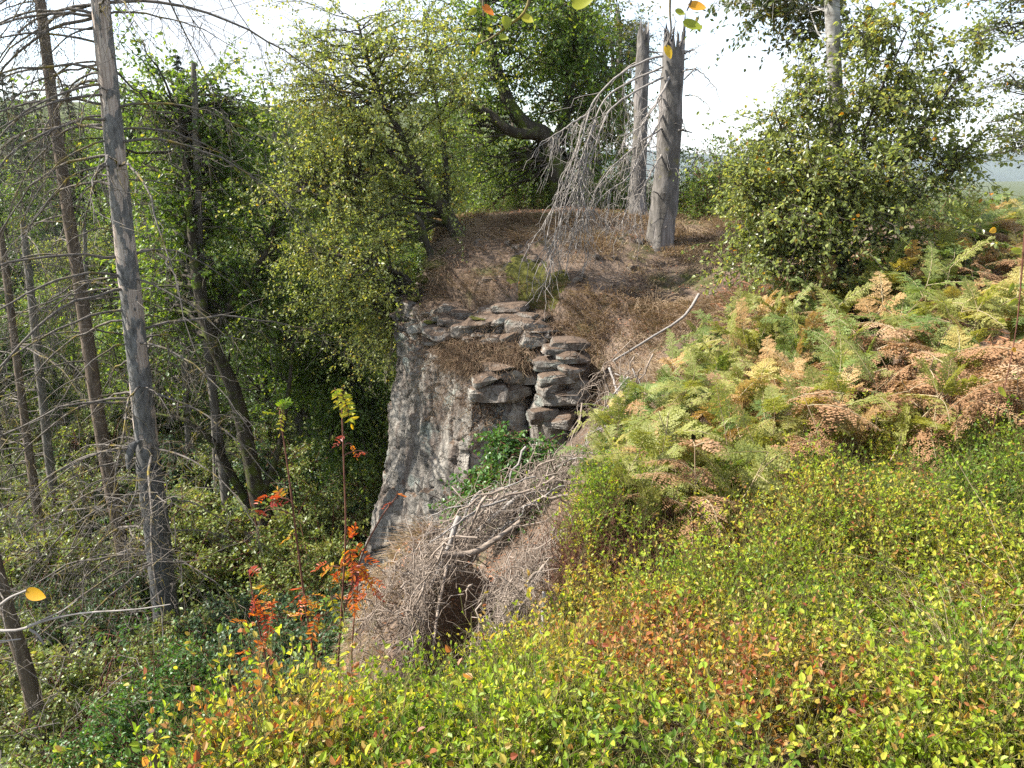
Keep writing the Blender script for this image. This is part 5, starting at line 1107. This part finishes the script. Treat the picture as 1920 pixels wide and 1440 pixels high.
cnt = 0; r = rs(555); placed = []
poly_u = np.array([(1100, 960), (1130, 860), (1185, 770), (1250, 700), (1340, 650), (1430, 575), (1500, 520), (1640, 480), (1760, 430), (1920, 400), (2000, 420), (2000, 780), (1880, 790), (1700, 790), (1560, 800), (1430, 850), (1300, 900), (1180, 940)], float)
def in_poly(u, v, pl):
    c = False
    for k in range(len(pl)):
        (x0, y0), (x1, y1) = pl[k - 1], pl[k]
        if (y0 > v) != (y1 > v) and u < (x1 - x0) * (v - y0) / (y1 - y0) + x0: c = not c
    return c
for (u0, v0, d0) in [(1105, 900, 4.5), (1120, 860, 4.7), (1140, 820, 4.9), (1165, 785, 5.1), (1190, 745, 5.4), (1225, 715, 5.7), (1260, 690, 6.0), (1300, 655, 6.4), (1345, 625, 6.8), (1150, 880, 4.5), (1190, 830, 4.8), (1230, 780, 5.2), (1270, 740, 5.6), (1130, 930, 4.2), (1200, 880, 4.4), (1330, 690, 6.1)]:
    for q in range(3):
        p = P(u0 + 26 + r.normal(0, 14), v0 + 62 + r.normal(0, 10), d0 - .15 + r.normal(0, .15)); sc_ = r.uniform(.45, .75)
        z = min(hz(p[0], p[1]), p[2]); placed.append((p[0], p[1])); cnt += 1
        put_fern(r.choice(['green', 'green', 'yellow', 'yellow', 'gold']), p[0], p[1], z - .02, sc_, r.uniform(0, 2 * pi), (r.normal(0, .2), r.normal(0, .2)))
tries = 0
while cnt < 295 and tries < 16000:
    tries += 1
    x = r.uniform(.1, 7.5); y = r.uniform(2.6, 11); z = hz(x, y); s = r.uniform(.55, .95); 
    u, v = to_px(x, y, z + .45 * s)
    if not in_poly(u, v, poly_u): continue
    if any((x - a) ** 2 + (y - b) ** 2 < .10 ** 2 for a, b in placed): continue
    if r.uniform() > np.interp(y, [2.6, 4, 7, 11], [1, .9, .6, .35]): continue
    placed.append((x, y))
    pb = np.clip((u - 1480) / 420, 0, 1) * np.exp(-((v - 730) / 110) ** 2) * 1.1 + .05 + .5 * np.exp(-(((u - 1880) / 60) ** 2 + ((v - 520) / 60) ** 2))
    pg = .12 + .1 * (u > 1450); pgr = np.clip(.75 - (v - 520) / 420, .12, .8) * (1 - .4 * (u > 1550)); q = r.uniform()
    kind = 'brown' if q < pb else ('gold' if q < pb + (1 - pb) * pg else ('green' if r.uniform() < pgr else 'yellow'))
    put_fern(kind, x, y, z - .02, s, r.uniform(0, 2 * pi), (r.normal(0, .28), r.normal(0, .28))); cnt += 1
for k_ in FP:
    for j_, o_ in enumerate(FP[k_]):
        if (k_, j_) not in fused:
            for c_ in list(o_.children): bpy.data.objects.remove(c_)
            bpy.data.objects.remove(o_)
print("ferns", cnt)

# ------------------------------------------------------------------ rowan saplings
def rowan(label, stem, depth, bunches, seed, r0=.0055):
    r = rs(seed); p = PP([(u, v, depth) for u, v in stem]); base = p[0]; root = thing("rowan_sapling", tuple(base), label, "sapling", "rowan saplings at the edge of the slope")
    g = Geo(); L, _ = trunk_geo(g, p, r0, .003, n=40, sides=7, seed=seed, bump=.03); g.build("trunk", M['stem'], root, base)
    for (u, v, nl, tmean, spread) in bunches:
        c = P(u, v, depth); k = int(np.argmin(np.linalg.norm(L - c, axis=1) + np.maximum(0, L[:, 2] - c[2]) * .5)); a = L[k]
        gb = Geo(); gl = Geo(); BR = curves([a], [c], .02, 8, r, .02)[0]; gb.add(*tubes(BR[None], np.linspace(.0035, .0018, 8)[None], 4))
        for q in range(max(1, int(nl * .9))):
            s = BR[r.integers(4, 8)] + r.normal(0, .015, 3); dd = nrm(r.normal(0, .8, 3) + [0, 0, .15]); ln = r.uniform(.055, .10) * spread
            RA = curves([s], [s + dd * ln], r.uniform(-.01, .02), 8, r, .01)[0]; RA[:, 2] -= np.linspace(0, 1, 8) ** 2 * ln * .35
            gb.add(*tubes(RA[None], np.linspace(.0014, .0007, 8)[None], 3)); side = nrm(np.cross(dd, r.normal(0, .3, 3) + [0, 0, 1.]))
            kk = np.array([2, 3, 4, 5, 6, 2, 3, 4, 5, 6, 7]); sg = np.array([1] * 5 + [-1] * 5 + [0])[:, None]
            ld = nrm(side * sg * 1.0 + dd * (.55 + (sg == 0)) + r.normal(0, .15, (11, 3))); ll = ln * r.uniform(.28, .38, 11)
            V, F = leaves6(RA[kk], ld, nrm(np.cross(side, dd) + r.normal(0, .3, (11, 3))), ll, ll * .36, .12, .1)
            gl.add(V, F, np.repeat(np.clip(tmean + r.normal(0, .16) + r.normal(0, .06, 11), 0, 1), 2), smooth=False)
        gb.build("branch", M['stem'], root, base); gl.build("leaves", M['rowan'], root, base)
    return root
rowan("tall thin rowan with yellow green tip and red leaves by the cliff", [(630, 1300), (640, 1150), (648, 1000), (645, 880), (640, 740)], 2.9, [(642, 735, 6, .08, 1.3), (660, 835, 3, .7, .8), (690, 850, 2, .65, .8), (655, 1020, 6, .55, 1), (670, 1060, 6, .6, 1), (690, 1100, 5, .55, 1), (640, 1090, 5, .45, 1), (625, 1120, 4, .15, 1.1), (615, 1180, 3, .1, 1.2)], 501)
rowan("slim rowan with a pale green top left of the tall one", [(600, 1290), (575, 1150), (555, 1000), (540, 880), (525, 780)], 2.95, [(527, 775, 6, .06, 1.1), (545, 1010, 4, .2, .8), (510, 940, 4, .75, 1), (495, 960, 3, .8, 1), (575, 1130, 5, .5, 1), (590, 1160, 5, .45, 1), (560, 1120, 5, .6, 1)], 502)
rowan("low rowan covered in orange red leaves at the left", [(510, 1290), (495, 1220), (480, 1150), (468, 1080)], 3.0, [(465, 1075, 3, .8, .9), (480, 1120, 5, .65, 1), (490, 1170, 6, .6, 1), (500, 1210, 6, .6, 1), (520, 1140, 5, .6, 1), (540, 1160, 5, .5, 1), (470, 1230, 3, .7, .9)], 503)
rowan("short rowan with orange foliage between the taller saplings", [(660, 1300), (660, 1220), (665, 1150), (672, 1090)], 3.2, [(668, 1050, 5, .6, 1), (690, 1080, 5, .65, 1), (700, 1110, 4, .7, .9), (655, 1130, 4, .55, 1), (620, 1060, 4, .65, 1)], 504, .0045)
rowan("thin red stemmed sapling arching over the cliff foot", [(640, 1160), (680, 1040), (715, 970), (745, 930)], 2.9, [(745, 928, 2, .6, .7), (735, 950, 1, .7, .7)], 505, .004)

# ------------------------------------------------------------------ near twigs with single leaves
r_leaf = rs(808)
def near_twig(name, label, lines, lv, mat, cat="twig"):
    base = P(*lines[0][0][0]); root = thing(name, tuple(base), label, cat)
    g = Geo()
    for pts, r0, r1 in lines:
        L = smooth_line(PP(pts), 16); g.add(*tubes(L[None], np.linspace(r0, r1, 16)[None], 6))
    g.build("stem", M[mat], root, base)
    for (u, v, d, du, dv, ln, wd, tint) in lv:
        a = P(u, v, d); b = P(u + du, v + dv, d); dd = nrm(b - a); gl = Geo(); n = 13; t = np.linspace(0, 1, n); prof = 1.05 * wd * np.clip(t, 1e-6, 1) ** .55 * (1 - t) ** .85
        side = nrm(np.cross(dd, [0.25, -1, .3])); nn = np.cross(side, dd); Lw = a + dd * (ln * t)[:, None] + nn * (ln * .3 * t ** 2)[:, None] + side * (r_leaf.normal(0, .12) * ln * t ** 2)[:, None]
        V = np.stack([Lw - side * prof[:, None] + nn * prof[:, None] * .35, Lw, Lw + side * prof[:, None] + nn * prof[:, None] * .35], 1).reshape(-1, 3)
        F = [[q * 3 + c, q * 3 + c + 1, q * 3 + c + 4, q * 3 + c + 3] for q in range(n - 1) for c in (0, 1)]
        gl.add(V, F, tint).build("leaf", M['yleaf'], root, base)
    return root
near_twig("birch_twig", "hanging twig with orange and yellow leaves at the top centre", [([(1000, -40, 2.2), (985, 20, 2.2), (950, 50, 2.2), (920, 72, 2.2), (893, 84, 2.2)], .0042, .0022), ([(905, -40, 2.2), (906, 5, 2.2), (907, 30, 2.2)], .0032, .002)],
          [(906, 8, 2.2, 14, 24, .040, .026, .95), (893, 15, 2.2, -12, 14, .03, .02, .25), (978, 30, 2.2, 16, 10, .036, .03, .32), (952, 30, 2.2, -8, 26, .034, .036, .12), (935, 68, 2.2, 16, 6, .028, .022, .12), (900, 85, 2.2, -6, 16, .03, .014, .3), (1072, 6, 2.2, 32, 8, .055, .05, .2), (925, 60, 2.2, -12, -6, .02, .014, .4)], 'twig')
near_twig("birch_twig", "dangling twig with yellow, brown and green leaves above the broken trunks", [([(1258, -40, 2.0), (1256, 20, 2.0), (1258, 60, 2.0), (1248, 88, 2.0)], .0032, .0018), ([(1300, -40, 2.0), (1296, 0, 2.0), (1288, 20, 2.0)], .0028, .0016)],
          [(1248, 84, 2.0, 6, 26, .036, .026, .55), (1290, 8, 2.0, 30, 12, .044, .03, .75), (1280, 40, 2.0, 34, 20, .05, .032, .1), (1266, 18, 2.0, 14, 12, .026, .02, .15)], 'twig')
near_twig("bare_twig", "pale forked twig with one orange leaf at the left edge", [([(-40, 1180, 1.9), (30, 1182, 1.9), (80, 1165, 1.9), (150, 1150, 1.9), (250, 1143, 1.9), (320, 1133, 1.9)], .0055, .0015), ([(40, 1180, 1.9), (85, 1160, 1.9), (120, 1143, 1.9), (145, 1125, 1.9)], .003, .001), ([(55, 1180, 1.9), (70, 1190, 1.9), (82, 1208, 1.9)], .004, .003), ([(-40, 1200, 1.9), (0, 1202, 1.9), (40, 1198, 1.9)], .0035, .002), ([(0, 1135, 1.9), (20, 1120, 1.9), (50, 1107, 1.9)], .005, .003)],
          [(48, 1108, 1.9, 46, 12, .068, .046, .66)], 'twigpale')
near_twig("birch_twig", "reddish twig with green and orange leaves hanging down the right edge", [([(1925, 380, 2.6), (1915, 520, 2.6), (1905, 620, 2.6), (1885, 720, 2.6), (1862, 800, 2.6)], .0035, .0012), ([(1880, 735, 2.6), (1850, 745, 2.6), (1830, 755, 2.6)], .0014, .0008)],
          [(1908, 560, 2.6, -20, 18, .04, .028, .15), (1905, 655, 2.6, -12, 2, .02, .022, .68), (1872, 725, 2.6, 10, 26, .045, .03, .25), (1900, 530, 2.6, -12, 20, .04, .025, .1), (1885, 600, 2.6, -14, 4, .03, .02, .2), (1868, 430, 2.6, -18, 4, .03, .025, .66), (1915, 470, 2.6, -40, 6, .045, .03, .2)], 'stem')

# pale grass stalks crossing the bilberry at the lower right
g = Geo(); r = rs(601); n = 90
c0 = [P(*q) for q in ((1830, 1310, 1.8), (1870, 1290, 1.9), (1790, 1330, 1.75), (1900, 1180, 2.1), (1860, 1360, 1.7))]
A = np.array([c0[k] for k in r.integers(0, 5, n)]) + r.normal(0, .05, (n, 3)); B = A + nrm(np.stack([r.normal(-.1, .6, n), r.normal(.1, .5, n), np.abs(r.normal(.3, .35, n))], 1)) * r.uniform(.15, .5, (n, 1))
g.add(*tubes(curves(A, B, .03, 7, r, .01), np.full((n, 1), .0011) * np.linspace(1, .5, 7)[None], 3), tint=r.uniform(0, 1))
tag(g.build("grass_stalks", M['straw']), "pale dry grass stalks over the bilberry at the lower right", "grass", kind="stuff")

# ------------------------------------------------------------------ air over the valley
hb = np.array([[x, y, z] for z in (-60, 190) for y in (-80, 5600) for x in (-2700, 5400)], float)
hf = np.array([[0, 2, 3, 1], [4, 5, 7, 6], [0, 1, 5, 4], [2, 6, 7, 3], [0, 4, 6, 2], [1, 3, 7, 5]])
hm = bpy.data.materials.new("haze"); hm.use_nodes = True; hn = hm.node_tree.nodes; hn.clear()
pv = hn.new("ShaderNodeVolumePrincipled"); pv.inputs["Color"].default_value = (.82, .88, .96, 1); pv.inputs["Density"].default_value = .00017; pv.inputs["Anisotropy"].default_value = .2
ho = hn.new("ShaderNodeOutputMaterial"); hm.node_tree.links.new(pv.outputs[0], ho.inputs["Volume"])
tag(Geo().add(hb, hf, smooth=False).build("haze", hm), kind="stuff")
